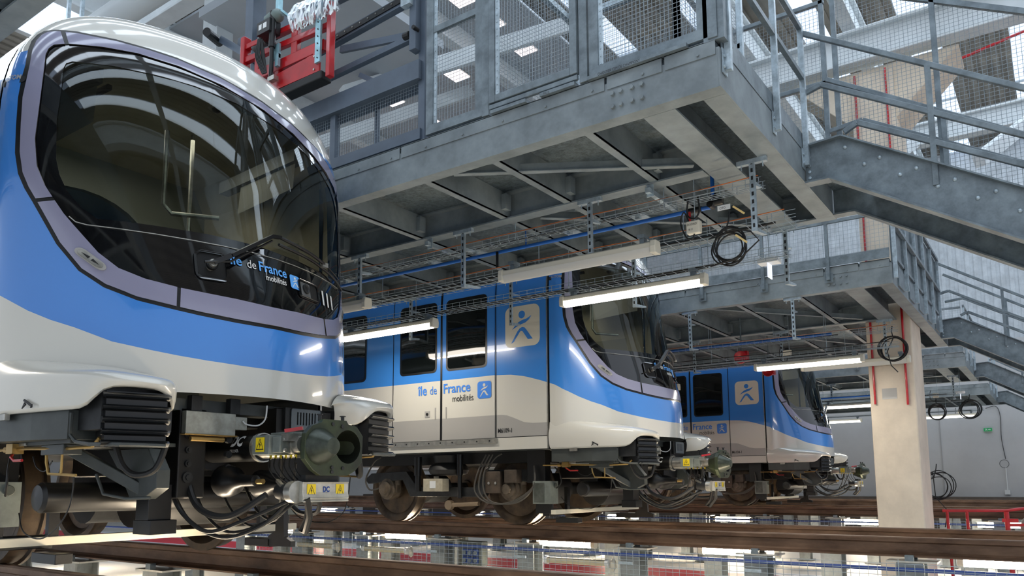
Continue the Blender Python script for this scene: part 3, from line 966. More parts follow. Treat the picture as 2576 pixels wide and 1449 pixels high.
def sticker(root, fn, w_, h_, orient='y'):
    mb = MB()
    if orient == 'y': g = lambda t: (lambda a, b: (fn(a, b)[0], fn(a, b)[1] - t, fn(a, b)[2]))
    else: g = lambda t: (lambda a, b: (fn(a, b)[0] + t, fn(a, b)[1], fn(a, b)[2]))
    q = [(-w_ / 2, -h_ / 2), (w_ / 2, -h_ / 2), (w_ / 2, h_ / 2), (-w_ / 2, h_ / 2)]
    mb.prism(q, lambda a, b, t: g(t)(a, b), 0, .0012, 0)
    T = lambda k: [(-.5 * w_ * .86 * k, -.36 * h_ * k), (.5 * w_ * .86 * k, -.36 * h_ * k), (0, .44 * h_ * k)]
    mb.prism(T(1), lambda a, b, t: g(t)(a, b), .0012, .002, 1, holes=[list(reversed(T(.82)))])
    bolt = [(.02, .2), (-.12, -.04), (-.01, -.03), (-.05, -.26), (.03, -.1), (.11, .03), (.0, .02), (.06, .2)]
    mb.prism([(a * w_, b * h_) for a, b in bolt], lambda a, b, t: g(t)(a, b), .0012, .002, 1)
    mb.build('warning_label', [yellow, ink], root)

def wheelset(root, x):
    o = MB()
    o.cyl((x, -.68, .43), (x, .68, .43), .08, 16)
    o.cyl((x, -.25, .43), (x, .15, .43), .2, 18)
    ax = o.build('axle', [dark_steel], root, smooth=True)
    for s in (-1, 1):
        mb = MB()
        prof = [(-.07, .0), (-.07, .12), (-.03, .13), (-.02, .33), (-.05, .36), (-.06, .395), (-.062, .428), (0.0, .432), (.045, .436), (.055, .455), (.075, .455), (.078, .40), (.05, .36), (.02, .34), (.02, .12), (.05, .11), (.05, 0)]
        mb.lathe((x, s * .755, .432), (0, -s, 0), prof, 40)
        mb.build('wheel', [wheel_m], root, smooth=True, angle=30)

def bogie(root, x0, x1):
    wheelset(root, x0); wheelset(root, x1)
    for s in (-1, 1):
        mb = MB()
        P = [(x0 - .42, .56), (x0 - .3, .64), (x0 + .35, .66), (x0 + .55, .45), (x1 - .55, .45), (x1 - .35, .66), (x1 + .34, .66), (x1 + .46, .56), (x1 + .4, .50), (x1 - .28, .55), (x1 - .42, .33), (x0 + .42, .33), (x0 + .28, .55), (x0 - .36, .50)]
        mb.prism(P, lambda a, b, t: (a, s * t, b), .86, .98)
        mb.build('bogie_frame', [dark_steel], root, bevel=.008)
        for x in (x0, x1):
            mb = MB()
            mb.lathe((x, s * .86, .43), (0, s, 0), [(0, .15), (.12, .14), (.13, .10), (.16, .10), (.17, .065), (.21, .06), (.215, 0)], 20)
            mb.bx(x - .17, x + .17, min(s * .88, s * .96), max(s * .88, s * .96), .38, .50)
            for q in (-.15, .15): mb.cyl((x + q, s * .92, .48), (x + q, s * .92, .6), .045, 12)
            mb.build('axle_box', [mat('dusty_brown_casting', (86, 76, 64), .6, .2, var=.2, scale=9)], root, smooth=True)
            mb = MB()
            mb.tube([(x - .1, s * 1.02, .44), (x - .25, s * 1.05, .42), (x - .33, s * 1.05, .56), (x - .2, s * 1.03, .78), (x - .1, s * 1.0, .85)], .011, 6, smooth=5)
            mb.build('cable', [mat('dusty_cable', (70, 66, 60), .6)], root, smooth=True)
        m = (x0 + x1) / 2
        mb = MB(); mb.lathe((m, s * .9, .60), (0, 0, 1), [(0, .16), (.02, .24), (.07, .26), (.12, .24), (.16, .18), (.25, .2)], 22)
        mb.build('air_spring', [rubber], root, smooth=True)
        mb = MB(); mb.cyl((m + .28, s * 1.02, .32), (m + .28, s * 1.02, .62), .028, 10); mb.cyl((m + .28, s * 1.02, .6), (m + .28, s * 1.02, .86), .04, 12)
        mb.cyl((m - .42, s * 1.02, .4), (m - .42, s * 1.02, .62), .04, 10); mb.cyl((m - .42, s * 1.02, .6), (m - .42, s * 1.02, .84), .052, 12)
        mb.build('damper', [black_p], root, smooth=True)
        mb = MB(); mb.bx(m - .24, m + .08, min(s * .99, s * 1.12), max(s * .99, s * 1.12), .40, .56); mb.cyl((m - .08, s * 1.05, .56), (m - .08, s * 1.05, .59), .035, 10)
        mb.bx(m - .13, m - .03, min(s * 1.118, s * 1.124), max(s * 1.118, s * 1.124), .44, .53, 1)
        mb.build('speed_sensor_box', [tan_cast, white_pl], root, bevel=.01)
        mb = MB(); mb.cyl((m + .1, s * 1.0, .23), (x1 - .45, s * 1.0, .25), .028, 10); mb.lathe((m + .1, s * .97, .23), (0, s, 0), [(0, .06), (.06, .06), (.062, .02)], 14)
        mb.build('traction_rod', [mat('worn_rod', (140, 122, 100), .4, .5)], root, smooth=True)
        mb = MB(); mb.bx(x1 - .28, x1 - .06, min(s * 1.0, s * 1.1), max(s * 1.0, s * 1.1), .38, .64); mb.bx(x1 + .0, x1 + .18, min(s * .98, s * 1.1), max(s * .98, s * 1.1), .5, .66)
        for q in (-.22, -.12): mb.cyl((x1 + q, s * 1.1, .5), (x1 + q, s * 1.115, .5), .018, 8, mi=1)
        mb.build('brake_caliper', [mat('brown_brake_casting', (70, 60, 50), .6, .2, var=.2), silver], root, bevel=.012)
        for k in range(3):
            mb = MB(); q = x1 - .38 + k * .05
            mb.tube([(q + .1, s * 1.08, .84), (q, s * 1.12, .62), (q - .03 + k * .02, s * 1.13, .4), (q + .15, s * 1.12, .27), (q + .5, s * 1.12, .28), (x1 + .42, s * 1.1, .46), (x1 + .4, s * 1.05, .7)], .010, 6, smooth=6)
            mb.build('brake_hose', [mat('dusty_cable', (70, 66, 60), .6)], root, smooth=True)

def build_under(root):
    for s in (-1, 1):
        # grey junction box by the leading wheel
        mb = MB(); mb.bx(-5.02, -4.78, min(s * .93, s * 1.10), max(s * .93, s * 1.10), .26, .52); mb.bx(-5.0, -4.86, min(s * 1.10, s * 1.106), max(s * 1.10, s * 1.106), .28, .50, 1)
        mb.cyl((-4.775, s * 1.0, .47), (-4.765, s * 1.0, .47), .03, 12, mi=1)
        mb.build('junction_box', [box_grey, mat('oily_grey_plate', (92, 96, 90), .4, .2, rgb2=(60, 64, 58), scale=9)], root, bevel=.004)
        mb = MB(); mb.bx(-5.02, -4.80, min(s * 1.0, s * 1.04), max(s * 1.0, s * 1.04), .15, .26); mb.bx(-4.95, -4.86, min(s * .7, s * 1.0), max(s * .7, s * 1.0), .12, .2); mb.bx(-4.90, -4.6, min(s * .70, s * .80), max(s * .70, s * .80), .04, .10)
        mb.bx(-5.15, -4.9, min(s * .9, s * 1.02), max(s * .9, s * 1.02), .5, .9); mb.build('guard_bracket', [black_p], root, bevel=.004)
        mb = MB()
        mb.prism([(-4.62, .05), (-4.36, .05), (-4.36, .09), (-4.44, .12), (-4.46, .42), (-4.56, .62), (-4.62, .62), (-4.54, .38), (-4.54, .16), (-4.62, .12)], lambda a, b, t: (a, s * t, b), .70, .74)
        if s > 0: mb.build('lifeguard', [black_p], root)
        # brake pipes under the skirt
        mb = MB()
        mb.tube([(-4.9, s * 1.06, .70), (-4.45, s * 1.06, .70), (-4.05, s * 1.03, .69), (-3.85, s * 1.0, .695), (-3.8, s * .99, .74)], .009, 6)
        mb.tube([(-4.28, s * 1.03, .70), (-4.27, s * 1.03, .62), (-4.24, s * 1.03, .56), (-4.0, s * 1.0, .55)], .008, 6)
        mb.tube([(-4.12, s * 1.02, .70), (-4.12, s * 1.02, .56)], .007, 6)
        mb.bx(-4.63, -4.55, min(s * 1.03, s * 1.09), max(s * 1.03, s * 1.09), .675, .73); mb.cyl((-4.7, s * 1.06, .70), (-4.66, s * 1.06, .70), .02, 8)
        mb.build('brake_pipe', [brass], root, smooth=True)
        mb = MB(); mb.tube([(-4.59, s * 1.07, .67), (-4.56, s * 1.09, .655), (-4.52, s * 1.09, .635), (-4.42, s * 1.09, .635)], .008, 6)
        mb.build('valve_handle', [red_p], root)
        mb = MB()
        mb.bx(-4.69, -3.98, min(s * .4, s * 1.05), max(s * .4, s * 1.05), .715, .738); mb.bx(-4.3, -4.05, min(s * .95, s * 1.05), max(s * .95, s * 1.05), .66, .715)
        mb.bx(-4.55, -4.47, min(s * 1.0, s * 1.06), max(s * 1.0, s * 1.06), .715, .735, 1)
        mb.prism([(-4.35, .70), (-3.92, .70), (-3.82, .58), (-3.82, .48), (-3.95, .42), (-4.08, .42), (-4.2, .56)], lambda a, b, t: (a, s * t, b), .58, .66)
        mb.bar((-4.3, s * .9, .7), (-3.98, s * .6, .45), .07, .06)
        mb.tube([(-4.15, s * .82, .56), (-4.1, s * .8, .45), (-3.95, s * .75, .425), (-3.8, s * .7, .43)], .010, 6)
        mb.build('coupler_bracket', [box_under, silver], root, bevel=.004)
        mb = MB()
        mb.tube([(-3.88, s * .86, .70), (-3.84, s * .84, .60), (-3.78, s * .80, .55), (-3.7, s * .74, .58), (-3.68, s * .7, .70)], .017, 8, smooth=5)
        mb.tube([(-4.5, s * 1.0, .66), (-4.45, s * 1.0, .60), (-4.35, s * 1.0, .575), (-4.27, s * 1.0, .63)], .004, 5, smooth=4)
        mb.tube([(-4.06, s * .98, .55), (-4.08, s * .98, .4), (-4.16, s * 1.0, .28), (-4.35, s * 1.0, .21), (-4.6, s * .98, .24), (-4.72, s * .96, .34)], .004, 5, smooth=5)
        mb.tube([(-4.78, s * 1.0, .68), (-4.68, s * 1.05, .6), (-4.66, s * 1.06, .5), (-4.74, s * 1.03, .44)], .007, 6, smooth=5)
        mb.build('hose', [rubber], root, smooth=True)
    # across the nose: dark cross tank, boxes, rear bulkhead
    mb = MB(); mb.cyl((-4.42, -.98, .43), (-4.42, .98, .43), .085, 22); mb.lathe((-4.42, -.98, .43), (0, -1, 0), [(0, .085), (.02, .07), (.03, 0)], 20)
    mb.build('air_tank', [mat('satin_black_tank', (22, 21, 20), .32, .2)], root, smooth=True)
    mb = MB()
    mb.bx(-5.0, -4.42, -.55, .55, .55, .93); mb.bx(-4.42, -3.95, -.46, -.28, .42, .95); mb.bx(-4.42, -3.97, .2, .6, .45, .95); mb.bx(-4.42, -4.1, -.28, .2, .86, .95); mb.bx(-4.75, -4.5, -.5, .5, .34, .56)
    blk = mat('deep_black_steel', (13, 12, 11), .5, .2)
    mb.build('underframe', [blk], root, bevel=.01)
    MB().bx(-3.95, -3.86, .15, .6, .80, .98).build('bracket_plate', [blk], root)
    MB().bx(-8.4, -5.01, -.9, .9, .74, .88).build('equipment_case', [blk], root)
    MB().cyl((-4.62, -.35, .43), (-4.62, .35, .43), .2, 22).build('motor_housing', [blk], root, smooth=True)
    mb = MB()
    for k, (z, r) in enumerate(((.79, .028), (.70, .020), (.62, .020), (.54, .032))):
        mb.cyl((-3.95, -.40, z), (-3.935, -.40, z), r, 14); mb.cyl((-3.935, -.40, z), (-3.925, -.40, z), r * .55, 8)
    for z in (.77, .68, .60): mb.cyl((-3.95, -.14, z), (-3.925, -.14, z), .022, 12)
    mb.build('bolt_head', [dark_steel], root, smooth=True)
    mb = MB(); mb.bx(-3.93, -3.885, -.46, -.13, .79, .925); mb.bx(-3.925, -3.89, -.13, -.045, .83, .91)
    mb.bx(-3.95, -3.90, -.42, -.35, .925, 1.02, 2); mb.bx(-3.95, -3.90, -.16, -.09, .925, 1.02, 2)
    mb.bx(-3.93, -3.875, -.47, -.12, .785, .793, 1); mb.cyl((-3.90, -.42, .765), (-3.90, -.2, .765), .016, 10, mi=1)
    mb.build('cable_box', [mat('tarnished_aluminium', (172, 174, 166), .45, .4, rgb2=(138, 138, 128), scale=9), brass, dark_steel], root, bevel=.003)
    mb = MB(); mb.tube([(-3.885, -.08, .885), (-3.87, -.06, .865), (-3.83, -.01, .86), (-3.80, .02, .90), (-3.80, .03, .985)], .005, 6, smooth=5)
    mb.build('earth_cable', [white_pl], root, smooth=True)
    mb = MB(); P = rrect(.24, .48, .85, .985, .01, 2)
    hs = [list(reversed(rrect(.285 + k * .024, .297 + k * .024, .88, .965, .004, 2))) for k in range(7)]
    mb.prism(P, lambda a, b, t: (-3.83 + t, a, b), 0, .006, 0, holes=hs)
    mb.bx(-3.95, -3.835, .2, .5, .84, .99, 1)
    mb.build('vent_grille', [mat('blue_grey_grille', (84, 92, 98), .45, .2), dark_steel], root)
    mb = MB()
    mb.lathe((-3.98, -.12, .52), (1, -.05, 0), [(0, .10), (.03, .10), (.09, .085), (.12, .05), (.2, .035), (.32, .032), (.33, .0)], 18)
    mb.lathe((-3.98, .14, .50), (1, -.05, 0), [(0, .09), (.03, .09), (.12, .07), (.16, .04), (.28, .035), (.29, 0)], 18)
    mb.cyl((-3.66, -.13, .515), (-3.60, -.13, .515), .016, 10, mi=1)
    mb.build('buffer_damper', [black_p, brass], root, smooth=True)
    mb = MB(); mb.bx(-4.12, -3.99, -.60, -.46, .30, .50); mb.bx(-4.10, -4.02, -.606, -.60, .42, .465, 1); mb.bx(-4.14, -3.96, -.60, -.44, .22, .30)
    mb.build('gear_housing', [black_p, white_pl], root, bevel=.012)
    mb = MB(); mb.bx(-4.80, -4.74, -1.06, 1.06, .145, .195)
    mb.build('antenna_beam', [mat('cream_fibreglass_beam', (226, 218, 196), .5)], root, bevel=.003)
    mb = MB(); 
    for y in (-.75, .75): mb.bx(-4.79, -4.75, y - .03, y + .03, .195, .45)
    mb.build('beam_hanger', [black_p], root)

def build_cab(root):
    mb = MB()
    # lining: inner skin of roof and sides, from cab back wall to the nose
    us = [-1 + 2 * k / 40 for k in range(41)]
    zz = [1.5, 1.8, 2.0, 2.3, ZS] + [ZS + (ZT - ZS) * math.sin(PI / 2 * k / 10) for k in range(1, 11)]
    def inn(u, z):
        if z > 3.42: z = 3.42 - (z - 3.42) * .0
        p = Suz(u, z, -.09); return p
    # roof lining only (flat-ish soffit with curved edge) + side cheeks
    for j in range(len(zz) - 1):
        for i in range(len(us) - 1):
            zc = (zz[j] + zz[j + 1]) / 2; uc = (us[i] + us[i + 1]) / 2
            if zc < 3.06 and abs(uc) < .80: continue
            a = inn(us[i], zz[j]); b = inn(us[i + 1], zz[j]); c = inn(us[i + 1], zz[j + 1]); d = inn(us[i], zz[j + 1])
            mb.add([a, b, c, d], [(0, 1, 2, 3)])
    ce = [(-6.3, -1.05, 3.25), (-4.75, -1.0, 3.25), (-4.62, -.8, 3.25), (-4.48, -.5, 3.25), (-4.42, 0, 3.25), (-4.48, .5, 3.25), (-4.62, .8, 3.25), (-4.75, 1.0, 3.25), (-6.3, 1.05, 3.25)]
    mb.add(ce, [tuple(range(9))])
    for s in (-1, 1):
        mb.add([(-6.3, s * 1.15, 1.2), (-4.62, s * 1.15, 1.2), (-4.66, s * 1.12, 3.0), (-6.3, s * 1.12, 3.0)], [(0, 1, 2, 3)])
        mb.add([(-6.3, s * 1.12, 3.0), (-4.75, s * 1.12, 3.0), (-4.75, s * 1.0, 3.25), (-6.3, s * 1.0, 3.25)], [(0, 1, 2, 3)])
    mb.build('cab_lining', [beige_int], root, smooth=True)
    # window cut in the near cheek seen as a grey quarter panel, arches of the saloon
    mb = MB()
    for s in (-1, 1):
        mb.prism(rrect(-6.1, -4.8, 1.9, 2.85, .12), lambda a, b, t: (a, s * t, b), 1.135, 1.145, 0)
        mb.prism(rrect(-6.0, -4.9, 2.0, 2.75, .1), lambda a, b, t: (a, s * t, b), 1.128, 1.136, 1)
    mb.build('cab_side_panel', [grey_int, mat('beige_inner_panel', (150, 146, 130), .5)], root)
    mb = MB()
    arch_o = [(-1.2, 1.1), (1.2, 1.1), (1.2, 3.3), (-1.2, 3.3)]
    def arch(w_, z0, z1, n=14):
        P = [(w_, z0)]
        for k in range(n + 1):
            a = PI * k / n; P.append((w_ * math.cos(a), z1 - .45 + .45 * math.sin(a)))
        P.append((-w_, z0)); return P
    mb.prism(arch_o, lambda a, b, t: (t, a, b), -6.34, -6.28, 0, holes=[list(reversed(arch(.62, 1.3, 2.95)))])
    mb.build('cab_bulkhead', [mat('grey_green_bulkhead', (122, 126, 118), .5)], root)
    mb = MB()
    for k, x in enumerate((-7.6, -9.0, -10.4)):
        ho = arch(1.12, 1.2, 3.2); hi = list(reversed(arch(.98, 1.25, 3.02)))
        mb.prism(ho, lambda a, b, t: (t, a, b), x - .1, x, 0, holes=[hi])
    mb.bx(-15, -6.34, -1.15, 1.15, 3.2, 3.24, 1)
    mb.build('saloon_arches', [mat('taupe_arch', (120, 112, 98), .5), mat('pale_saloon_ceiling', (186, 200, 200), .5)], root)
    mb = MB()
    pts = [(-4.0, 0), (-4.12, .5), (-4.32, .85), (-4.55, 1.05), (-5.1, 1.1), (-5.1, -1.1), (-4.55, -1.05), (-4.32, -.85), (-4.12, -.5)]
    mb.prism(pts, lambda a, b, t: (a, b, t), 1.86, 1.93)
    mb.bx(-4.95, -4.6, -.5, .3, 1.93, 2.06)
    mb.build('dashboard', [mat('charcoal_dashboard', (34, 36, 36), .6)], root, bevel=.01)
    mb = MB()
    mb.bar((-4.55, -.78, 3.08), (-5.9, -.86, 3.08), .10, .12); mb.bar((-4.52, -.70, 3.0), (-5.9, -.78, 3.0), .03, .03, 1)
    mb.add([(-4.6, -.74, 3.02), (-5.9, -.82, 3.02), (-5.9, -.80, 2.72), (-4.62, -.74, 2.78)], [(0, 1, 2, 3)], 2)
    mb.build('sun_blind', [grey_int, black_p, mat('grey_blind_cloth', (130, 130, 124), .7)], root)
    mb = MB()
    mb.bar((-4.5, .78, 3.06), (-5.6, .86, 3.06), .09, .10)
    mb.add([(-4.52, .76, 3.0), (-5.3, .82, 3.0), (-5.3, .80, 2.76), (-4.54, .76, 2.80)], [(0, 1, 2, 3)], 1)
    mb.build('sun_blind', [grey_int, mat('grey_blind_cloth', (130, 130, 124), .7)], root)
    mb = MB(); c = (-4.62, .12, 3.25)
    mb.lathe(c, (0, 0, -1), [(0, .075), (.012, .073), (.03, .06), (.035, .034)], 18, 0); mb.lathe((c[0], c[1], c[2] - .03), (0, 0, -1), [(0, .036), (.02, .03), (.033, .012), (.034, 0)], 14, 1)
    mb.build('ceiling_camera', [cream, black_p], root, smooth=True)
    mb = MB()
    mb.tube([(-4.7, -.2, 2.95), (-4.7, -.2, 2.42), (-4.68, -.15, 2.36), (-4.5, .1, 2.36)], .016, 8); mb.tube([(-5.2, .3, 3.24), (-5.2, .3, 1.9)], .016, 8)
    mb.build('grab_pole', [silver], root, smooth=True)

def make_train(name, label, loc):
    root = thing(name, label, 'train', loc)
    build_nose(root); build_body(root); front_decals(root); build_front_fittings(root)
    build_skirt(root, -1); build_skirt(root, 1)
    build_coupler(root); bogie(root, -7.46, -5.43); build_under(root); build_cab(root)
    return root

T1 = make_train('metro_train', 'blue and white metro train with white number 111 on its black nose panel', (-.2264, 3.0174, 0))
T2 = dup(T1, (0, 8.6, 0), 'blue and white metro train with M6109-1 printed on its grey skirt')
T3 = dup(T1, (-.1747, 17.018, 0), 'blue and white metro train with M6104-1 printed on its grey skirt')
side_decals(T2, 'M6109-1'); side_decals(T3, 'M6104-1')
mb = MB()
put_text(mb, '111', lambda a, b: tuple(Svz(.535 + a, 1.745 + b, .005)), .145, .004, 0, .95)
mb.build('number_lettering', [logo_white], T1)

for t_ in (T1, T2, T3):
    a_ = area('cab_fill_light', (t_.location.x - 5.3, t_.location.y, 3.2), (.8, 1.2), 7, (1, .95, .86))  # added fill light that lifts the dark cab interior
    area('saloon_fill_light', (t_.location.x - 9.0, t_.location.y, 3.15), (4.5, .5), 9, (.9, .97, 1))  # added fill for the saloon, no fitted lamp behind it
# ================================================================== HALL
# floor with painted walkway band
fm = bpy.data.materials.new('painted_floor'); fm.use_nodes = True
nt = fm.node_tree; N = nt.nodes; L = nt.links; b = N['Principled BSDF']
tc = N.new('ShaderNodeTexCoord'); sx = N.new('ShaderNodeSeparateXYZ'); L.new(tc.outputs['Object'], sx.inputs[0])
def band(a, c):
    g = N.new('ShaderNodeMath'); g.operation = 'GREATER_THAN'; g.inputs[1].default_value = a; L.new(sx.outputs[1], g.inputs[0])
    l = N.new('ShaderNodeMath'); l.operation = 'LESS_THAN'; l.inputs[1].default_value = c; L.new(sx.outputs[1], l.inputs[0])
    m = N.new('ShaderNodeMath'); m.operation = 'MULTIPLY'; L.new(g.outputs[0], m.inputs[0]); L.new(l.outputs[0], m.inputs[1]); return m
nz = N.new('ShaderNodeTexNoise'); nz.inputs['Scale'].default_value = .8; nz.inputs['Detail'].default_value = 4; L.new(tc.outputs['Object'], nz.inputs[0])
rp = N.new('ShaderNodeValToRGB'); rp.color_ramp.elements[0].color = lin((206, 202, 194)); rp.color_ramp.elements[1].color = lin((228, 225, 218)); L.new(nz.outputs[0], rp.inputs[0])
m1 = N.new('ShaderNodeMixRGB'); m1.inputs[2].default_value = lin((238, 238, 242)); L.new(band(12.2, 15.1).outputs[0], m1.inputs[0]); L.new(rp.outputs[0], m1.inputs[1])
m2 = N.new('ShaderNodeMixRGB'); m2.inputs[2].default_value = lin((222, 62, 76)); L.new(band(13.1, 14.6).outputs[0], m2.inputs[0]); L.new(m1.outputs[0], m2.inputs[1])
L.new(m2.outputs[0], b.inputs['Base Color']); b.inputs['Roughness'].default_value = .45
mb = MB(); mb.bx(-45, 14, -8, 31, -1.4, -1.2); struct(mb.build('floor', fm))

# walls
mb = MB(); mb.bx(-45, 14, 30.3, 30.6, -1.2, 5.2); mb.bx(-45, 14, 30.28, 30.3, -1.2, -.35)
struct(mb.build('wall_back', wall_m))
poly_m = mat('ribbed_translucent_cladding', (178, 184, 188), .5, 0, var=.08, scale=3, emit=(208, 222, 240), estr=.08)
mb = MB()
for k in range(236):
    x = -45 + k * .25; mb.bx(x, x + .125, 30.3, 30.36, 5.2, 12.0); mb.bx(x + .125, x + .25, 30.34, 30.4, 5.2, 12.0)
struct(mb.build('wall_back_upper', [poly_m]))
mb = MB(); mb.bx(-45.3, -45, -8, 31, -1.4, 12.2); struct(mb.build('wall_left', wall_m))

# roof: dark ribbed deck pierced by glazed strips running away from the camera
deck = mat('brown_grey_roof_deck', (132, 126, 116), .6, .1, var=.1, scale=1.2)
soffit = mat('pale_grey_soffit', (168, 174, 180), .6, 0, var=.03, scale=.5)
strips = [(-21.0, -18.3), (-15.2, -14.4), (-9.1, -8.5), (-6.9, -6.3), (-4.75, -4.1), (-2.55, -1.8), (-.3, .45), (2.0, 2.8), (4.4, 5.2)]
mb = MB(); prev = -45
for a, c in strips + [(14, 14)]:
    x = prev
    while x < a - .01:
        x2 = min(x + .15, a); mb.bx(x, x2, -8, 30.6, 12.0 if int(x / .15) % 2 else 12.05, 12.12); x = x2
    prev = c
struct(mb.build('ceiling', [deck]))
mb = MB()
for k, (a, c) in enumerate(strips):
    mb.bx(a, c, -8, 30.6, 12.1, 12.12)
struct(mb.build('window_1', [sky_glow]))
mb = MB()
for a, c in strips:
    for y in range(-6, 30, 4): mb.bx(a, c, y, y + .06, 12.04, 12.1)
struct(mb.build('trim_1', [conc_w]))
# pale soffit on the left with light boxes
mb = MB(); mb.bx(-20, -9.4, 9.6, 30, 11.5, 11.56)
struct(mb.build('ceiling_soffit', [soffit]))
lb = thing('ceiling_light', 'bright rectangular light panel in the pale soffit', 'ceiling light', (-13.02, 12.4, 11.44), group='light panels in the soffit')
mb = MB(); mb.bx(-.24, .24, -.26, .26, .0, .05); mb.build('diffuser', [panel_glow], lb)
mb = MB(); mb.bx(-.27, .27, -.29, .29, .03, .06); mb.build('frame', [white_pl], lb)
first = True
for x in (-12.6, -15.0, -10.4):
    for y in (11.8, 12.75, 13.9, 15.3, 17.2, 19.5):
        if first: lb.location = (x, y, 11.44); first = False
        else: dup(lb, (x, y, 11.44))

# roof beams
def roofbeam(name, label, a, c, wd, ht, m, grp=None):
    mb = MB(); A = Vector(a); Bv = Vector(c); ax = (Bv - A).normalized()
    mb.bar(a, c, wd * .3, ht); 
    up = Vector((0, 0, 1)); 
    mb.bar(A + up * ht / 2, Bv + up * ht / 2, wd, ht * .1); mb.bar(A - up * ht / 2, Bv - up * ht / 2, wd, ht * .1)
    o = mb.build(name, [m], bevel=.01); tag(o, label, 'beam', grp); return o
wb = conc_w
roofbeam('crane_beam', 'long white beam running over the tall pillar', (-24, 12.5, 7.24), (12, 12.5, 7.24), .32, .5, wb)
for k, x in enumerate((-17.0, -11.2, -5.6, -3.3, .9, 6.0)):
    roofbeam('roof_rafter', 'white roof rafter running away under the glazed strips', (x, -6, 11.3), (x, 30.2, 11.3), .3, .7, wb, 'white rafters under the roof')
for k, y in enumerate((2.0, 8.2, 18.5, 24.5)):
    roofbeam('roof_girder', 'pale girder crossing the hall under the rafters', (-30, y, 10.5), (12, y, 10.5), .35, .6, wb, 'girders crossing under the rafters')
for x, y0 in ((-10, 9), (-4.6, 20), (-1.0, 19), (-14.5, 10)):
    o = MB().bar((x, y0, 7.4), (x + 2.2, y0 + 5.5, 11.0), .22, .3).build('roof_brace', [wb])
    tag(o, 'pale diagonal brace rising from the girder to the roof', 'brace', 'diagonal roof braces')
o = MB().bar((-11.9, 7.3, 8.9), (-11.9, 7.3, 6.0), .32, .32).build('steel_column', [wb])
mb = MB(); mb.bx(-11.15, -10.75, 6.9, 7.2, 3, 12); bpy.data.objects.remove(o)
o = mb.build('steel_column', [conc_w]); tag(o, 'white steel column rising behind the nearest train roof', 'column')
o = MB().bar((-20, 6.1, 8.35), (-9.8, 6.1, 8.35), .5, .5).build('round_duct', [conc_w]); bpy.data.objects.remove(o)
mb = MB(); mb.cyl((-22, 6.0, 8.2), (-8.6, 6.0, 8.2), .22, 20); o = mb.build('ventilation_duct', [mat('white_duct', (204, 210, 212), .5)], smooth=True)
tag(o, 'round white duct passing behind the nearest train roof', 'duct')
mb = MB(); mb.bx(-10.8, -8.2, 6.6, 9.6, 7.95, 8.1); o = mb.build('mezzanine_slab', [soffit]); tag(o, 'smooth pale slab underside above the nearest train', 'slab')
for x in (-12.4, -11.95):
    mb = MB(); mb.bx(x, x + .05, 5.3, 5.35, 7.6, 12); o = mb.build('hanging_channel', [galv_bright]); tag(o, 'thin perforated channel hanging from the roof', 'channel', 'channels hanging from the roof')

# tall pillar between the middle and far trains
pl = thing('concrete_pillar', 'tall cream concrete pillar with red pipes beside the farthest train', 'pillar', (-1.98, 13.0, -1.2))
mb = MB(); mb.bx(-.31, .31, -.5, .4, 0, 8.0)
mb.prism([(-.31, 7.2), (.31, 7.2), (1.2, 8.1), (-1.2, 8.1)], lambda a, b_, t: (a, t, b_), -.45, .4)
mb.build('shaft', [conc], pl, bevel=.02)
mb = MB(); mb.bx(-.14, .06, -.503, -.5, 2.90, 3.06); mb.build('grey_patch', [grey_body], pl)
for x, z0 in ((-.235, 2.83), (.20, 2.80)):
    mb = MB(); mb.cyl((x, -.53, z0), (x, -.53, 8.0), .016, 10); mb.cyl((x, -.53, z0 + .6), (x, -.53, z0 + .66), .024, 10)
    mb.build('red_pipe', [red_p], pl, smooth=True)

# ------------------------------------------------------------------ rails
RP = [(-.075, -.172), (.075, -.172), (.075, -.160), (.025, -.146), (.009, -.13), (.009, -.055), (.034, -.043), (.036, -.010), (.03, 0), (-.03, 0), (-.036, -.010), (-.034, -.043), (-.009, -.055), (-.009, -.13), (-.025, -.146), (-.075, -.160)]
TR = [(2.262, 3.772), (7.845, 9.355), (16.263, 17.773), (22.6, 24.11)]
WHO = ['train numbered 111', 'train marked M6109-1', 'train marked M6104-1', 'empty track by the back wall']
for (a, c), who in zip(TR, WHO):
    for y, sd in ((a, 'near'), (c, 'far')):
        r_ = thing('rail', ('brown steel rail, the %s one under the %s' if 'train' in who else 'brown steel rail, the %s one of the %s') % (sd, who), 'rail', (0, y, 0))
        MB().prism([(p, min(q, -.0012)) for p, q in RP], lambda p, q, t: (t, p, q), -30, 9).build('rail_body', [rust], r_)
        MB().bx(-30, 9, -.026, .026, -.0012, 0).build('running_surface', [railtop], r_)

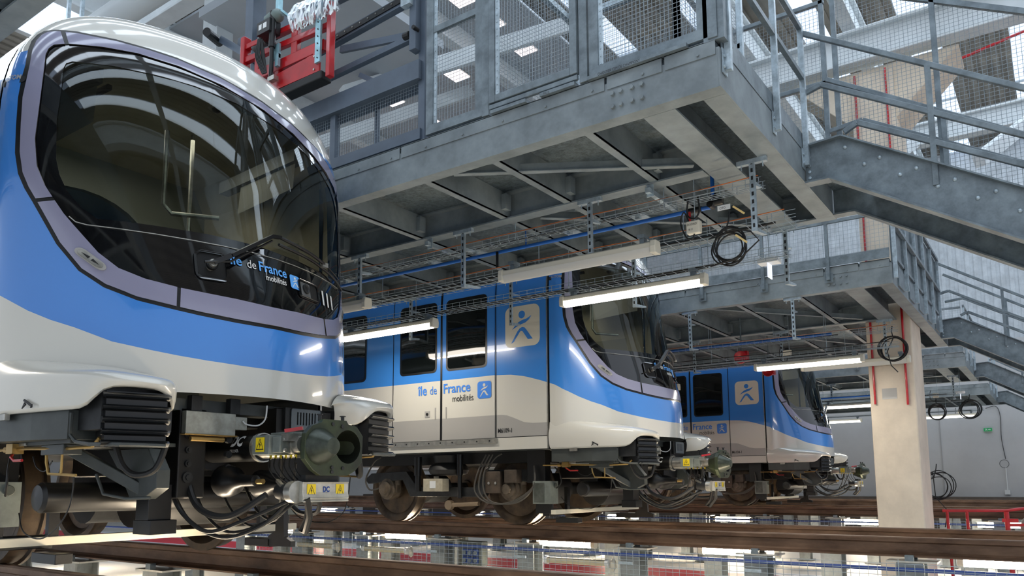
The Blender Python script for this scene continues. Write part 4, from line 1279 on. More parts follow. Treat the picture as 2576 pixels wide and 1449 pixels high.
post_m = mat('grey_post_paint', (142, 147, 146), .45, .2, var=.12, scale=5)
def post_proto():
    t = thing('rail_post', '', 'post')
    mb = MB(); mb.bx(-.11, .11, -.11, -.095, 0, .97); mb.bx(-.11, .11, .095, .11, 0, .97); mb.bx(-.006, .006, -.1, .1, 0, .97); mb.build('column', [post_m], t)
    mb = MB(); mb.bx(-.19, .22, -.13, .13, .97, .985); mb.build('head_plate', [alu], t)
    mb = MB(); mb.bx(-.035, .035, -.13, -.08, .985, 1.035); mb.bx(-.035, .035, .08, .13, .985, 1.035); mb.build('rail_clip', [galv], t)
    mb = MB(); mb.bx(-.16, .16, -.16, .16, 0, .02); mb.build('foot_plate', [post_m], t)
    return t
pp = post_proto(); used = False
for (a, c), who in zip(TR, WHO):
    for y, sd in ((a, 'near'), (c, 'far')):
        for k in range({WHO[0]: -6, WHO[1]: -8, WHO[2]: -12}.get(who, -9), 3):
            x = -1.18 + 1.37 * k + (0.35 if sd == 'far' else 0) + (0 if y < 12 else .2)
            lab = 'grey steel post holding the %s rail under the %s' % (sd, who) if 'train' in who else 'grey steel post holding the %s rail by the back wall' % sd
            grp = 'posts under the %s rail, %s' % (sd, who)
            if not used: o = pp; o.location = (x, y, -1.187); used = True
            else: o = dup(pp, (x, y, -1.187))
            o['label'] = lab; o['group'] = grp

# mesh baskets, blue pipes and lamps along the rails
def basket(y, x0, x1, label):
    t = thing('cable_basket', label, 'cable basket', (0, y, 0))
    mb = MB(); n = int((x1 - x0) / .075)
    mb.grid((x0, 0, -.62), (x1 - x0, 0, 0), (0, 0, .40), n, 8, .0022)
    mb.grid((x0, 0, -.62), (x1 - x0, 0, 0), (0, .16, 0), n, 2, .0022)
    mb.build('wire_mesh', [wire_m], t)
    mb = MB(); mb.tube([(x0 + i * .8, .03, -.52 + .012 * math.sin(i * 1.7)) for i in range(int((x1 - x0) / .8))], .006, 5, smooth=3); mb.build('cable', [rubber], t)
    for i in range(int((x1 - x0) / 1.37)):
        mb = MB(); x = -8.1 + 1.37 * i
        mb.bx(x, x + .16, -.01, .0, -.37, -.34); mb.bx(x - .005, x + .0, -.008, 0, -.98, -.18); mb.build('bracket', [galv_bright], t)
basket(7.62, -10.5, 1.5, 'wire mesh basket along the near side of the middle track')
basket(16.02, -12.0, 1.5, 'wire mesh basket along the near side of the farthest track')
for y, who, m in ((7.7, 'middle', blue_dark), (16.12, 'farthest', blue_dark), (22.3, 'empty', blue_dark)):
    mb = MB(); mb.cyl((-25, y, -.275), (4, y, -.275), .018, 10); o = mb.build('blue_water_pipe', [m], smooth=True)
    tag(o, 'dark blue pipe running below the near rail of the %s track' % who, 'pipe')
pit = thing('pit_lamp', '', 'lamp')
mb = MB(); mb.cyl((-.38, 0, 0), (.38, 0, 0), .042, 14); mb.build('lit_tube', [pit_glow], pit, smooth=True)
mb = MB(); 
for s in (-1, 1): mb.cyl((s * .38, 0, 0), (s * .43, 0, 0), .048, 14)
mb.bx(-.42, .42, .03, .05, -.03, .06); mb.build('end_cap', [cream], pit, smooth=True)
usedp = False
for y, z, xs_, who in ((8.12, -.225, (-16.6, -13.9, -10.3, -7.55, -4.98, -2.85, -.42), 'middle'), (16.75, -.31, (-18.95, -13.2, -8.80, -8.18, -5.98, -3.3, -1.0), 'farthest'), (3.0, -.26, (-12.4, -9.6, -6.9, -4.4, -1.9, .9), 'nearest'), (23.0, -.3, (-12, -9.5, -7, -4.5, -2), 'empty')):  # nearest and empty track rows are added hidden lamps to brighten the floor
    for x in xs_:
        o = pit if not usedp else dup(pit)
        usedp = True
        o.location = (x, y, z); o.scale = (.62 if who == 'farthest' and x in (-8.80, -8.18) else 1, 1, 1)
        area('pit_lamp_light', (x, y, z - .05), (.7, .08), 16, (1, .90, .74))
        o['label'] = 'glowing pit lamp tube between the rails of the %s track' % who; o['group'] = 'pit lamps of the %s track' % who
off = thing('pit_lamp', 'unlit pale tube lamp hung on the mesh basket of the middle track', 'lamp', (0, 0, 0), group='unlit tubes on the basket')
mb = MB(); mb.cyl((-.38, 0, 0), (.38, 0, 0), .035, 12); mb.build('tube', [mat('dull_beige_tube', (196, 186, 156), .4)], off, smooth=True)
mb = MB(); mb.cyl((.38, 0, 0), (.42, 0, 0), .045, 12); mb.cyl((-.42, 0, 0), (-.38, 0, 0), .045, 12); mb.build('end_cap', [white_pl], off, smooth=True)
mb = MB(); mb.lathe((.47, 0, -.01), (0, 0, 1), [(-.07, .01), (-.03, .035), (.03, .03), (.08, .005)], 12); mb.build('socket', [cream], off, smooth=True)
off.location = (-7.6, 7.75, -.385)
dup(off, (-4.6, 7.75, -.385)); dup(off, (-9.0, 7.75, -.385)); dup(off, (-1.7, 7.75, -.45))
# socket box on the basket
sb = thing('socket_box', 'grey box with blue sockets hanging behind the mesh basket', 'socket box', (-6.2, 7.86, -.36))
mb = MB(); mb.bx(-.17, .17, 0, .12, -.17, .13); mb.build('housing', [box_grey], sb, bevel=.01)
for i in range(3):
    for j in range(2):
        mb = MB(); x = -.125 + i * .085; z = .02 - j * .095
        mb.bx(x, x + .07, -.02, 0, z - .07, z + .015); mb.cyl((x + .035, -.022, z - .03), (x + .035, -.04, z - .03), .024, 12, mi=1); mb.build('socket', [blue_dark, galv], sb)
# red guard rail at the right
gr = thing('red_guard_rail', 'red tubular guard rail standing in the pit to the right of the pillar', 'guard rail', (0, 13.5, 0))
mb = MB(); mb.tube([(-1.56, 0, .05), (-.75, 0, .065), (-.45, 0, .11), (.3, -.02, .18)], .022, 10); mb.build('top_rail', [red_p], gr, smooth=True)
for x in (-1.5, -1.24, -.74):
    mb = MB(); mb.cyl((x, 0, .05), (x + .02, 0, -1.2), .022 if x < -1 else .035, 10); mb.build('post', [red_p], gr, smooth=True)
mb = MB(); mb.bx(-.80, -.6, -.03, .03, -.10, -.05); mb.bar((-.74, 0, -.14), (.2, 0, -.12), .03, .04); mb.build('bracket', [red_p], gr)
ch = MB(); ch.lathe((-.48, 13.85, -.16), (0, 0, 1), [(-.2, .12), (-.02, .12), (.08, .09), (.13, .05), (.2, .045), (.2, 0)], 20)
o = ch.build('wrapped_pump', [mat('grey_wrapped_pump', (150, 142, 134), .4)], smooth=True); tag(o, 'grey wrapped pump body beside the red guard rail', 'pump')
# ================================================================== PLATFORMS
tread_m = mat('dark_chequer_plate', (98, 110, 116), .42, .4, var=.2, scale=30, bump=.6, bscale=90)
ZB, ZD = 2.861, 3.115
def ibeam_x(mb, x0, x1, y, z0=ZB, z1=ZD, w=.1, side=1):
    """channel along x with the web at y, flanges towards +y*side"""
    mb.bx(x0, x1, min(y, y + side * .012), max(y, y + side * .012), z0, z1)
    ya = y + side * .0121
    mb.bx(x0, x1, min(ya, y + side * w), max(ya, y + side * w), z0, z0 + .014)
    mb.bx(x0, x1, min(ya, y + side * w), max(ya, y + side * w), z1 - .014, z1)
def platform(name, label, y0, y1, mids, xl, bays, stair, xe=-1.52, hole=None):
    t = thing(name, label, 'platform', (0, 0, 0))
    for k, y in enumerate([y0] + mids + [y1]):
        mb = MB()
        if k == 0: ibeam_x(mb, xl, xe, y, side=1, w=.11)
        elif y == y1: ibeam_x(mb, xl, xe, y, side=-1, w=.11)
        else:
            mb.bx(xl, xe - .56, y - .006, y + .006, ZB + .0141, ZD - .0141); mb.bx(xl, xe - .56, y - .065, y + .065, ZB, ZB + .014); mb.bx(xl, xe - .56, y - .065, y + .065, ZD - .014, ZD)
        mb.build('edge_beam', [galv_flat], t)
    # angle cover along the front edge
    mb = MB(); x = xe - .02
    segs = [(xe - .34, xe - .01), (xe - .75, xe - .36), (xe - 2.6, xe - .77), (xl, xe - 2.62)]
    for a, c in segs: mb.bx(a, c, y0 - .008, y0, ZD - .045, ZD + .05); mb.bx(a, c, y0 - .008, y0 + .07, ZD + .045, ZD + .053)
    for q in range(14): 
        xx = xe - .12 - q * .37
        if xx > xl: mb.cyl((xx, y0 - .008, ZD - .02), (xx, y0 - .018, ZD - .02), .010, 6)
    for q in (0.55, 0.62, .70, .76):
        for z in (2.94, 3.03): mb.cyl((xe - q + .05, y0, z), (xe - q + .05, y0 - .022, z), .016, 6)
    mb.build('edge_angle', [galv_flat], t)
    # end beam
    mb = MB()
    mb.bx(xe - .0, xe + .012, y0 + .001, y1, ZB, ZD + .0); mb.bx(xe - .14, xe - .0005, y0 + .113, y1 - .113, ZB, ZB + .014); mb.bx(xe - .1, xe - .0005, y0 + .113, y1 - .113, ZD - .014, ZD - .001)
    mb.build('end_beam', [galv_flat], t)
    for ya, yb in ([(y0 + .113, y1 - .113)] if not hole else [(y0 + .113, hole[2]), (hole[3], y1 - .113)]):
        mb = MB(); mb.bx(xe - .55, xe - .33, ya, yb, ZB, ZB + .014); mb.bx(xe - .445, xe - .43, ya, yb, ZB + .0141, ZD - .002)
        mb.build('wide_cross_beam', [galv_flat], t)
    ys = [y0] + mids + [y1]
    for k in range(len(ys) - 1):
        for x in bays:
            if x < xl: continue
            mb = MB(); mb.bx(x - .008, x + .0, ys[k] + .02, ys[k + 1] - .02, ZB + .01, ZD - .02); mb.bx(x - .07, x, ys[k] + .02, ys[k + 1] - .02, ZB + .01, ZB + .022)
            mb.bx(x + .001, x + .05, ys[k + 1] - .16, ys[k + 1] - .08, ZB + .06, ZB + .2)
            mb.build('cross_joist', [galv_flat], t)
        x = bays[0]
        mb = MB(); mb.bar((bays[0] - 1.25, ys[k] + .14, ZB + .05), (bays[0] + .33, ys[k + 1] - .15, ZB + .05), .012, .07); mb.bar((bays[0] - 1.25, ys[k] + .14, ZB + .018), (bays[0] + .33, ys[k + 1] - .15, ZB + .018), .05, .008)
        mb.build('diagonal_brace', [galv_flat], t)
    if hole:
        mb = MB(); mb.bx(xl, hole[0], y0 + .013, y1 - .013, ZD + .001, ZD + .04); mb.bx(hole[1], xe - .01, y0 + .013, y1 - .013, ZD + .001, ZD + .04)
        mb.bx(hole[0], hole[1], y0 + .013, hole[2], ZD + .001, ZD + .04); mb.bx(hole[0], hole[1], hole[3], y1 - .013, ZD + .001, ZD + .04); mb.build('deck_plate', [tread_m], t)
    else:
        mb = MB(); mb.bx(xl, xe - .01, y0 + .013, y1 - .013, ZD + .001, ZD + .04); mb.build('deck_plate', [tread_m], t)
    return t
bays1 = (-2.45, -3.25, -3.92, -4.94, -6.0, -7.1, -8.2)
P1 = platform('access_platform', 'galvanised access platform between train 111 and train M6109-1, carrying the mesh cage', 4.32, 7.26, [5.55], -9.5, bays1, 1)
P2 = platform('access_platform', 'galvanised access platform behind train M6109-1, the one the pillar passes through', 10.05, 15.5, [12.35], -12, (-2.6, -3.4, -4.3, -5.2, -6.2, -7.2, -8.3), 1, hole=(-2.31, -1.65, 12.46, 13.42))
P3 = platform('access_platform', 'galvanised platform just behind train M6104-1', 18.45, 21.4, [19.9], -12, (-2.6, -3.6, -4.6), 1)
P4 = platform('access_platform', 'most distant galvanised platform near the back wall', 24.9, 28.6, [26.6], -12, (-2.6, -3.6, -4.6), 1)
P0 = platform('access_platform', 'grey platform edge above the cab roof of train 111, on its outer side', .2, 1.6, [], -9.5, (-3.0, -4.2, -5.4, -6.6), 0)

def staircase(name, label, y0, y1, full=True, xe=-1.5, run=3.2):
    t = thing(name, label, 'staircase', (0, 0, 0))
    sl = .60
    xk = -1.22
    xb = xk + run
    for y in (y0, y1):
        s = -1 if y == y0 else 1
        mb = MB()
        prof = [(xe, 2.85), (xk - .10, 2.85), (xb - .10, 2.85 - sl * run), (xb, 3.16 - sl * run), (xk, 3.16), (xe, 3.14)]
        mb.prism(prof, lambda a, b, q: (a, q, b), y, y + .012)
        sd = .06 * (-s)
        # flanges
        def fl(p, q_):
            mb.prism([(p[0], p[1]), (q_[0], q_[1]), (q_[0], q_[1] + .014), (p[0], p[1] + .014)], lambda a, b, q: (a, q, b), min(y, y + s * .05), max(y, y + s * .05))
            mb.prism([(p[0], p[1]), (q_[0], q_[1]), (q_[0], q_[1] + .014), (p[0], p[1] + .014)], lambda a, b, q: (a, q, b), min(y, y + sd), max(y, y + sd))
        fl((xe, 3.14), (xk, 3.16)); fl((xk, 3.16), (xb, 3.16 - sl * run)); fl((xe, 2.84), (xk - .1, 2.84)); fl((xk - .1, 2.84), (xb - .1, 2.84 - sl * run))
        mb.build('stringer', [galv], t)
        if y == y0 and full:
            mb = MB()
            for k in range(9):
                x = xk + .02 + k * .24; z = 3.09 - sl * (x - xk)
                for dx, dz in ((0, 0), (.13, -.17)):
                    mb.lathe((x + dx, y - .0, z + dz), (0, -1, 0), [(0, .017), (.006, .016), (.012, .01), (.014, 0)], 10)
            for z in (2.89, 2.94, 2.99, 3.06): mb.lathe((xe + .03, y, z), (0, -1, 0), [(0, .012), (.01, .012), (.012, 0)], 8)
            mb.build('bolt', [galv_bright], t, smooth=True)
    n = int(run / .25)
    for k in range(n):
        x = xk + .05 + k * .25; z = 3.05 - sl * (x - xk) - .02
        mb = MB(); mb.bx(x, x + .27, y0 + .015, y1, z - .025, z)
        for q in range(6): mb.bx(x + .04 * q, x + .04 * q + .004, y0 + .015, y1, z - .035, z + .003)
        mb.build('tread', [tread_m], t)
    mb = MB(); mb.bx(xe, xk, y0 + .012, y1, 3.08, 3.11); mb.build('top_landing', [tread_m], t)
    # handrail
    for y in ((y0, y1) if full else (y0,)):
        for h in (.98, .58, .16) if y == y0 else (.98, .5):
            mb = MB()
            pts = [(xe, y, 3.14 + h + (.04 if h > .9 else 0)), (xk + (.0 if h < .9 else -.25), y, 3.17 + h), (xb, y, 3.17 + h - sl * run)]
            if h > .9: pts = [(xe, y, 4.14), (xb, y, 4.14 - .64 * (xb - xe))]
            if h == .58: pts = [(xe, y, 3.60), (xe + .15, y, 3.64), (xb, y, 3.64 - .6 * (xb - xe - .15))]
            if h == .16: pts = [(xe + .3, y, 3.20), (xe + .4, y, 3.25), (xb, y, 3.25 - .58 * (xb - xe - .4))]
            for a, c in zip(pts[:-1], pts[1:]): mb.bar(a, c, .035, .04)
            mb.build('handrail', [galv], t, bevel=.004)
        for x in (xk + .62, xk + 1.7, xk + 2.7):
            if x > xb: continue
            z = 3.16 - sl * (x - xk)
            mb = MB(); mb.bx(x - .02, x + .02, y - .018, y + .018, z - .16, 4.14 - .64 * (x - xe)); mb.build('handrail_post', [galv], t, bevel=.003)
    return t
staircase('staircase', 'galvanised staircase descending from the platform that carries the mesh cage', 6.2, 7.12)
staircase('staircase', 'galvanised staircase descending from the platform the pillar passes through', 14.5, 15.4)
staircase('staircase', 'galvanised staircase descending from the platform just behind train M6104-1', 20.4, 21.3, False)
staircase('staircase', 'most distant galvanised staircase near the back wall', 27.4, 28.3, False)

def end_railing(name, label, y0, y1, posts, xe=-1.5, mesh=None, toe=True):
    t = thing(name, label, 'railing', (0, 0, 0))
    for y in posts:
        mb = MB(); mb.bx(xe, xe + .04, y - .02, y + .02, 2.985, 4.16); mb.bx(xe - .005, xe + .002, y - .05, y + .03, 2.96, 3.12)
        mb.cyl((xe + .0, y - .035, 3.0), (xe + .012, y - .035, 3.0), .010, 6); mb.cyl((xe, y - .035, 3.07), (xe + .012, y - .035, 3.07), .010, 6)
        mb.build('post', [galv_bright], t)
    for z in (4.15, 3.72):
        mb = MB(); mb.bar((xe + .02, y0, z), (xe + .02, y1, z), .035, .04); mb.build('rail', [galv], t)
    if toe:
        mb = MB(); mb.bx(xe - .012, xe - .004, y0, y1, 3.12, 3.26); mb.build('toe_board', [galv], t)
    return t
end_railing('end_railing', 'galvanised railing across the end of the nearest platform', 4.36, 6.19, (4.4, 5.4, 6.165))
# panelled end of platform 2
t = thing('panelled_railing', 'galvanised railing with framed sheet panels at the end of the pillar platform', 'railing', (0, 0, 0))
for k, y in enumerate((10.12, 10.95, 11.8, 12.65, 13.5, 14.35)):
    mb = MB(); mb.bx(-1.5, -1.455, y - .022, y + .022, 2.93, 4.2); mb.build('post', [galv_bright], t)
    if k < 5:
        mb = MB(); y2 = y + .82
        mb.bx(-1.52, -1.505, y, y2, 3.12, 4.15); mb.bx(-1.505, -1.48, y + .05, y + .09, 3.2, 4.1); mb.bx(-1.505, -1.48, y2 - .09, y2 - .05, 3.2, 4.1); mb.bx(-1.505, -1.48, y + .05, y2 - .05, 3.2, 3.24)
        mb.bx(-1.515, -1.49, y + .3, y + .72, 2.9, 3.14)
        mb.build('sheet_panel', [galv], t)
for z in (4.15, 3.62):
    mb = MB(); mb.bar((-1.47, 10.05, z), (-1.47, 14.4, z), .04, .045); mb.build('rail', [galv], t)
end_railing('end_railing', 'galvanised railing across the end of the platform beyond the farthest train', 18.5, 20.4, (18.55, 19.5, 20.35))
end_railing('end_railing', 'galvanised railing across the end of the most distant platform', 25, 27.4, (25.05, 26.2, 27.35))
def front_rail(label, y, xs, x0, x1, top=3.78):
    t = thing('front_railing', label, 'railing', (0, 0, 0))
    for x in xs:
        mb = MB(); mb.bx(x - .02, x + .02, y - .06, y - .02, 2.99, 4.1); mb.bx(x - .05, x + .05, y - .02, y - .012, 2.96, 3.08); mb.build('post', [galv], t)
    for z in (4.1, top - .05):
        mb = MB(); mb.bar((x0, y - .04, z), (x1, y - .04, z), .035, .04); mb.build('rail', [galv], t)
    mb = MB(); mb.bx(x0, x1, y - .018, y - .01, 3.17, 3.29); mb.build('toe_board', [galv], t)
    mb = MB(); mb.grid((x0, y, 3.2), (x1 - x0, 0, 0), (0, 0, 1.3), int((x1 - x0) / .05), 26, .0016); mb.build('wire_mesh', [wire_m], t)
front_rail('galvanised railing and mesh along the near edge of the pillar platform', 10.03, (-2.22, -3.03, -3.87, -4.7), -6.5, -1.52)
front_rail('galvanised railing along the near edge of the platform beyond the farthest train', 18.43, (-2.4, -3.6, -4.8), -8, -1.52)

# ------------------------------------------------------------------ mesh cage on the nearest platform (plane y = 4.32)
cg = thing('mesh_cage', 'galvanised mesh cage front on the nearest platform, right of the slate-painted frame', 'mesh cage', (0, 0, 0))
Y = 4.33
def frame(mb, x0, x1, z0, z1, w=.045, y=Y, d=.04):
    mb.bx(x0, x0 + w, y - d / 2, y + d / 2, z0, z1); mb.bx(x1 - w, x1, y - d / 2, y + d / 2, z0, z1)
    mb.bx(x0 + w, x1 - w, y - d / 2, y + d / 2, z0, z0 + w); mb.bx(x0 + w, x1 - w, y - d / 2, y + d / 2, z1 - w, z1)
for (a, c, nm) in ((-3.86, -3.30, 'fixed_panel'), (-2.40, -1.57, 'fixed_panel')):
    mb = MB(); frame(mb, a, c, 3.19, 5.2, .07); mb.bx(a + .0705, c - .0705, Y - .018, Y + .018, 4.02, 4.07)
    pf = mb.build(nm, [galv], cg)
    mb = MB(); mb.grid((a + .06, Y, 3.24), (c - a - .12, 0, 0), (0, 0, 1.9), int((c - a - .12) / .028), 64, .0019)
    mb.build('wire_mesh', [wire_m], pf)
    mb = MB(); mb.bx(a + .07, a + .10, Y - .012, Y, 3.24, 5.1)
    for q in range(34): mb.cyl((a + .085, Y - .012, 3.27 + q * .054), (a + .085, Y - .016, 3.27 + q * .054), .005, 6)
    mb.build('edge_strip', [galv_bright], pf)
mb = MB()
for a in (-3.30, -2.47, -1.57): mb.bx(a, a + .06, Y - .03, Y + .04, 3.175, 5.2)
mb.bx(-1.60, -1.47, Y - .02, Y + .14, 3.16, 5.2)
mb.build('post', [galv], cg)
gt = thing('mesh_gate', 'galvanised mesh gate in the middle of the cage front on the nearest platform', 'gate', (0, 0, 0))
mb = MB(); frame(mb, -3.225, -2.48, 3.245, 5.1, .055, Y - .03); mb.bx(-3.225, -2.48, Y - .045, Y - .02, 3.2, 3.235); mb.build('gate_frame', [galv], gt, bevel=.004)
mb = MB(); mb.grid((-3.17, Y - .03, 3.29), (.64, 0, 0), (0, 0, 1.75), 24, 60, .0019); mb.build('wire_mesh', [wire_m], gt)
mb = MB(); mb.bx(-3.165, -3.135, Y - .045, Y - .03, 3.3, 5.05)
for q in range(34): mb.cyl((-3.15, Y - .045, 3.32 + q * .054), (-3.15, Y - .049, 3.32 + q * .054), .005, 6)
mb.build('edge_strip', [galv_bright], gt)
mb = MB(); mb.bx(-3.21, -2.9, Y - .05, Y + .03, 3.165, 3.19); mb.bx(-2.4, -1.7, Y - .05, Y + .03, 3.165, 3.19)
put_text(mb, 'CHANTIER CSM DE CHAMPIGNY', lambda a, b: (-2.32 + a, Y - .052 + .001, 3.168 + b), .028, 0, 1, .75)
put_text(mb, 'PAL IS', lambda a, b: (-2.75 + a, Y - .052 + .001, 3.168 + b), .024, 0, 1, .8)
mb.bx(-2.78, -2.5, Y - .05, Y + .03, 3.165, 3.19)
mb.build('kick_strip', [galv, ink], cg)
# inner cage walls seen through the mesh
t = thing('mesh_enclosure', 'inner galvanised mesh enclosure standing behind the cage front', 'mesh enclosure', (0, 0, 0))
for k, (xa, ya, xb_, yb) in enumerate(((-3.3, 4.45, -3.3, 6.1), (-3.25, 5.6, -2.3, 5.6), (-2.3, 5.6, -2.3, 7.2), (-3.9, 6.9, -2.2, 6.9))):
    d = Vector((xb_ - xa, yb - ya, 0)); L_ = d.length
    mb = MB(); mb.bar((xa, ya, 3.16), (xa, ya, 5.1), .05, .05); mb.bar((xb_, yb, 3.16), (xb_, yb, 5.1), .05, .05); mb.bar((xa, ya, 4.6), (xb_, yb, 4.6), .05, .05); mb.bar((xa, ya, 3.2), (xb_, yb, 3.2), .04, .04)
    f = mb.build('frame', [galv_bright], t)
    mb = MB(); mb.grid((xa, ya, 3.2), d, (0, 0, 1.85), int(L_ / .035), 54, .0016); mb.build('wire_mesh', [wire_m], f)
# mesh wall on the far side of the platform end and the stair
t = thing('mesh_wall', 'tall welded mesh wall behind the nearest staircase', 'mesh wall', (0, 7.2, 0))
mb = MB()
for x, z in ((-1.53, 3.157), (-1.43, 3.157), (-.63, 2.7), (.5, 2.0), (1.6, 1.4)): mb.bx(x - .022, x + .022, -.02, .02, z, 5.3 if x < -1 else 4.64 - .55 * (x + .63))
mb.bx(-2.6, -1.5, -.02, .02, 4.93, 4.97); mb.bx(-2.6, -1.5, -.02, .02, 4.13, 4.17)
mb.build('post', [galv], t, bevel=.004)
mb = MB(); mb.bar((-1.43, 0, 5.06), (1.9, 0, 3.25), .04, .045); mb.build('top_rail', [galv], t)
mb = MB()
# sloping mesh: wires clipped along the stair
for k in range(100):
    x = -1.42 + k * .035
    if x > 1.9: break
    z0 = max(1.2, 3.15 - .6 * (x + 1.22)); z1 = 5.04 - .544 * (x + 1.43)
    mb.cyl((x, 0, z0), (x, 0, z1), .0017, 4, caps=False)
for k in range(112):
    z = 1.25 + k * .035
    xa = max(-1.42, -1.22 + (3.15 - z) / .6) if z < 3.15 else -1.42
    xb_ = min(1.9, -1.43 + (5.04 - z) / .544)
    if xb_ > xa: mb.cyl((xa, 0, z), (xb_, 0, z), .0017, 4, caps=False)
mb.build('wire_mesh', [wire_m], t)
mb = MB(); mb.grid((-2.6, 0, 3.2), (1.07, 0, 0), (0, 0, 1.75), 30, 50, .0017); mb.build('wire_mesh', [wire_m], t)

# ------------------------------------------------------------------ slate painted structure left of the cage
sp = thing('painted_frame', 'slate grey painted steel frame left of the mesh cage on the nearest platform', 'steel frame', (0, 0, 0))
mb = MB(); mb.bx(-3.99, -3.92, 4.36, 4.44, 3.157, 5.4); mb.bx(-4.04, -3.97, 4.30, 4.38, 3.95, 4.6); mb.build('post', [painted], sp, bevel=.004)
mb = MB(); mb.bx(-9.0, -3.95, 4.32, 4.52, 3.70, 3.86); mb.build('header_beam', [painted], sp)
mb = MB(); mb.bx(-9.0, -3.95, 4.34, 4.42, 3.20, 3.29); mb.build('base_beam', [painted], sp)
mb = MB()
for x in (-5.02, -6.2): mb.bx(x, x + .06, 4.36, 4.42, 3.28, 3.7)
for x in (-4.62,): mb.bx(x, x + .035, 4.5, 4.53, 3.28, 3.7)
mb.build('stile', [painted], sp)
mb = MB(); mb.grid((-9.0, 4.39, 3.29), (5.0, 0, 0), (0, 0, .41), 170, 14, .0015); mb.build('wire_mesh', [wire_m], sp)
mb = MB(); mb.bar((-7, 4.4, 4.06), (-3.97, 4.4, 4.13), .05, .05); mb.bar((-7, 4.45, 4.36), (-4.0, 4.45, 4.54), .06, .09); mb.bar((-6.6, 4.5, 4.98), (-4.4, 4.5, 4.94), .05, .14)
mb.bar((-4.95, 4.4, 4.32), (-3.98, 4.4, 4.13), .03, .06); mb.bar((-4.7, 4.4, 4.0), (-4.5, 4.4, 3.87), .03, .04)
mb.build('upper_rail', [painted], sp)
mb = MB(); mb.bar((-5.3, 4.42, 4.46), (-4.12, 4.42, 4.54), .02, .05)
for q in range(12): mb.cyl((-5.2 + q * .095, 4.41, 4.467 + q * .0064), (-5.2 + q * .095, 4.402, 4.467 + q * .0064), .006, 6, mi=1)
mb.build('toothed_rail', [black_p, silver], sp)
mb = MB(); mb.cyl((-3.97, 4.33, 4.115), (-3.97, 4.27, 4.115), .018, 10); mb.cyl((-4.12, 4.33, 4.11), (-4.06, 4.33, 4.11), .03, 10); mb.bx(-4.1, -4.0, 4.26, 4.32, 4.33, 4.42, 1)
mb.build('bumper', [rubber, galv_bright], sp)
mb = MB(); mb.bar((-6.75, 4.4, 5.05), (-6.15, 4.4, 4.62), .07, .07); mb.cyl((-6.83, 4.42, 5.06), (-6.72, 4.2, 5.03), .045, 14, mi=1); mb.bx(-6.3, -6.18, 4.35, 4.5, 3.9, 5.6); mb.bar((-6.3, 4.4, 5.38), (-5.2, 4.4, 5.6), .1, .16)
mb.build('arm', [painted, black_p], sp)

# red folding gangway frame with actuator
rd = thing('red_gangway', 'red steel folding gangway frame hanging above the nearest train', 'gangway', (0, 0, 0))
Yr = 4.18
mb = MB()
mb.bx(-4.85, -4.80, Yr - .04, Yr + .02, 3.92, 4.60)
mb.bx(-6.06, -6.0, Yr - .04, Yr + .04, 4.25, 4.70)
mb.bar((-6.02, Yr, 4.60), (-4.82, Yr, 4.545), .05, .05); mb.bar((-6.02, Yr, 4.47), (-4.82, Yr, 4.40), .05, .055); mb.bar((-6.0, Yr, 4.26), (-4.9, Yr, 4.24), .05, .10); mb.bar((-6.0, Yr + .05, 4.62), (-4.9, Yr + .05, 4.58), .05, .03)
mb.bx(-5.86, -5.80, Yr - .02, Yr + .03, 4.2, 4.5); mb.bx(-5.34, -5.26, Yr - .02, Yr + .03, 4.2, 4.62); mb.bx(-5.56, -5.5, Yr - .02, Yr + .03, 4.05, 4.3); mb.bx(-5.12, -5.07, Yr - .02, Yr + .03, 4.0, 4.25)
mb.build('frame', [red_p], rd, bevel=.006)
mb = MB(); mb.prism([(-5.75, 4.0), (-4.92, 3.99), (-4.92, 4.20), (-5.0, 4.20), (-5.0, 4.165), (-5.75, 4.13)], lambda a, b, q: (a, q, b), Yr - .05, Yr - .03)
for a, b_ in ((-4.98, 4.14), (-4.98, 4.02)): mb.cyl((a, Yr - .05, b_), (a, Yr - .058, b_), .010, 8, mi=1)
mb.build('kick_panel', [red_p, silver], rd)
mb = MB(); mb.bx(-5.6, -4.88, Yr - .06, Yr + .06, 3.91, 3.985); mb.build('rubber_edge', [rubber], rd, bevel=.01)
mb = MB(); mb.bx(-4.955, -4.89, Yr - .07, Yr - .05, 4.06, 4.62); mb.bx(-4.93, -4.90, Yr - .1, Yr - .05, 4.55, 5.6)
for q in range(8): mb.cyl((-4.92, Yr - .07, 4.1 + q * .065), (-4.92, Yr - .076, 4.1 + q * .065), .006, 6, mi=1)
mb.build('guide_plate', [mat('zinc_blue_plate', (150, 190, 200), .3, .5, var=.12, scale=8), dark_steel], rd)
mb = MB(); mb.cyl((-5.50, Yr - .1, 4.08), (-5.50, Yr - .1, 4.42), .020, 12); mb.cyl((-5.50, Yr - .1, 4.38), (-5.50, Yr - .1, 4.72), .030, 14)
mb.bx(-5.66, -5.48, Yr - .15, Yr - .03, 4.52, 4.64); mb.bx(-5.63, -5.59, Yr - .153, Yr - .15, 4.56, 4.61, 1); mb.bx(-5.57, -5.52, Yr - .153, Yr - .15, 4.56, 4.61, 1); mb.box((-5.47, Yr - .1, 4.07), (.09, .05, .04), mi=2)
mb.build('actuator', [black_p, white_pl, silver], rd, smooth=True)
mb = MB(); mb.lathe((-5.60, Yr - .07, 4.68), (1, 0, .1), [(0, .0), (.0, .055), (.12, .06), (.15, .055), (.18, .03), (.18, 0)], 20)
mb.lathe((-5.82, Yr + .02, 4.60), (1, 0, .15), [(0, 0), (0, .05), (.05, .06), (.07, .075), (.09, .075), (.09, .055), (.20, .055), (.2, 0)], 20, 1)
for q in range(5): mb.lathe((-5.73 + q * .02, Yr + .02, 4.615 + q * .003), (1, 0, .15), [(0, .062), (.006, .062)], 16, 1)
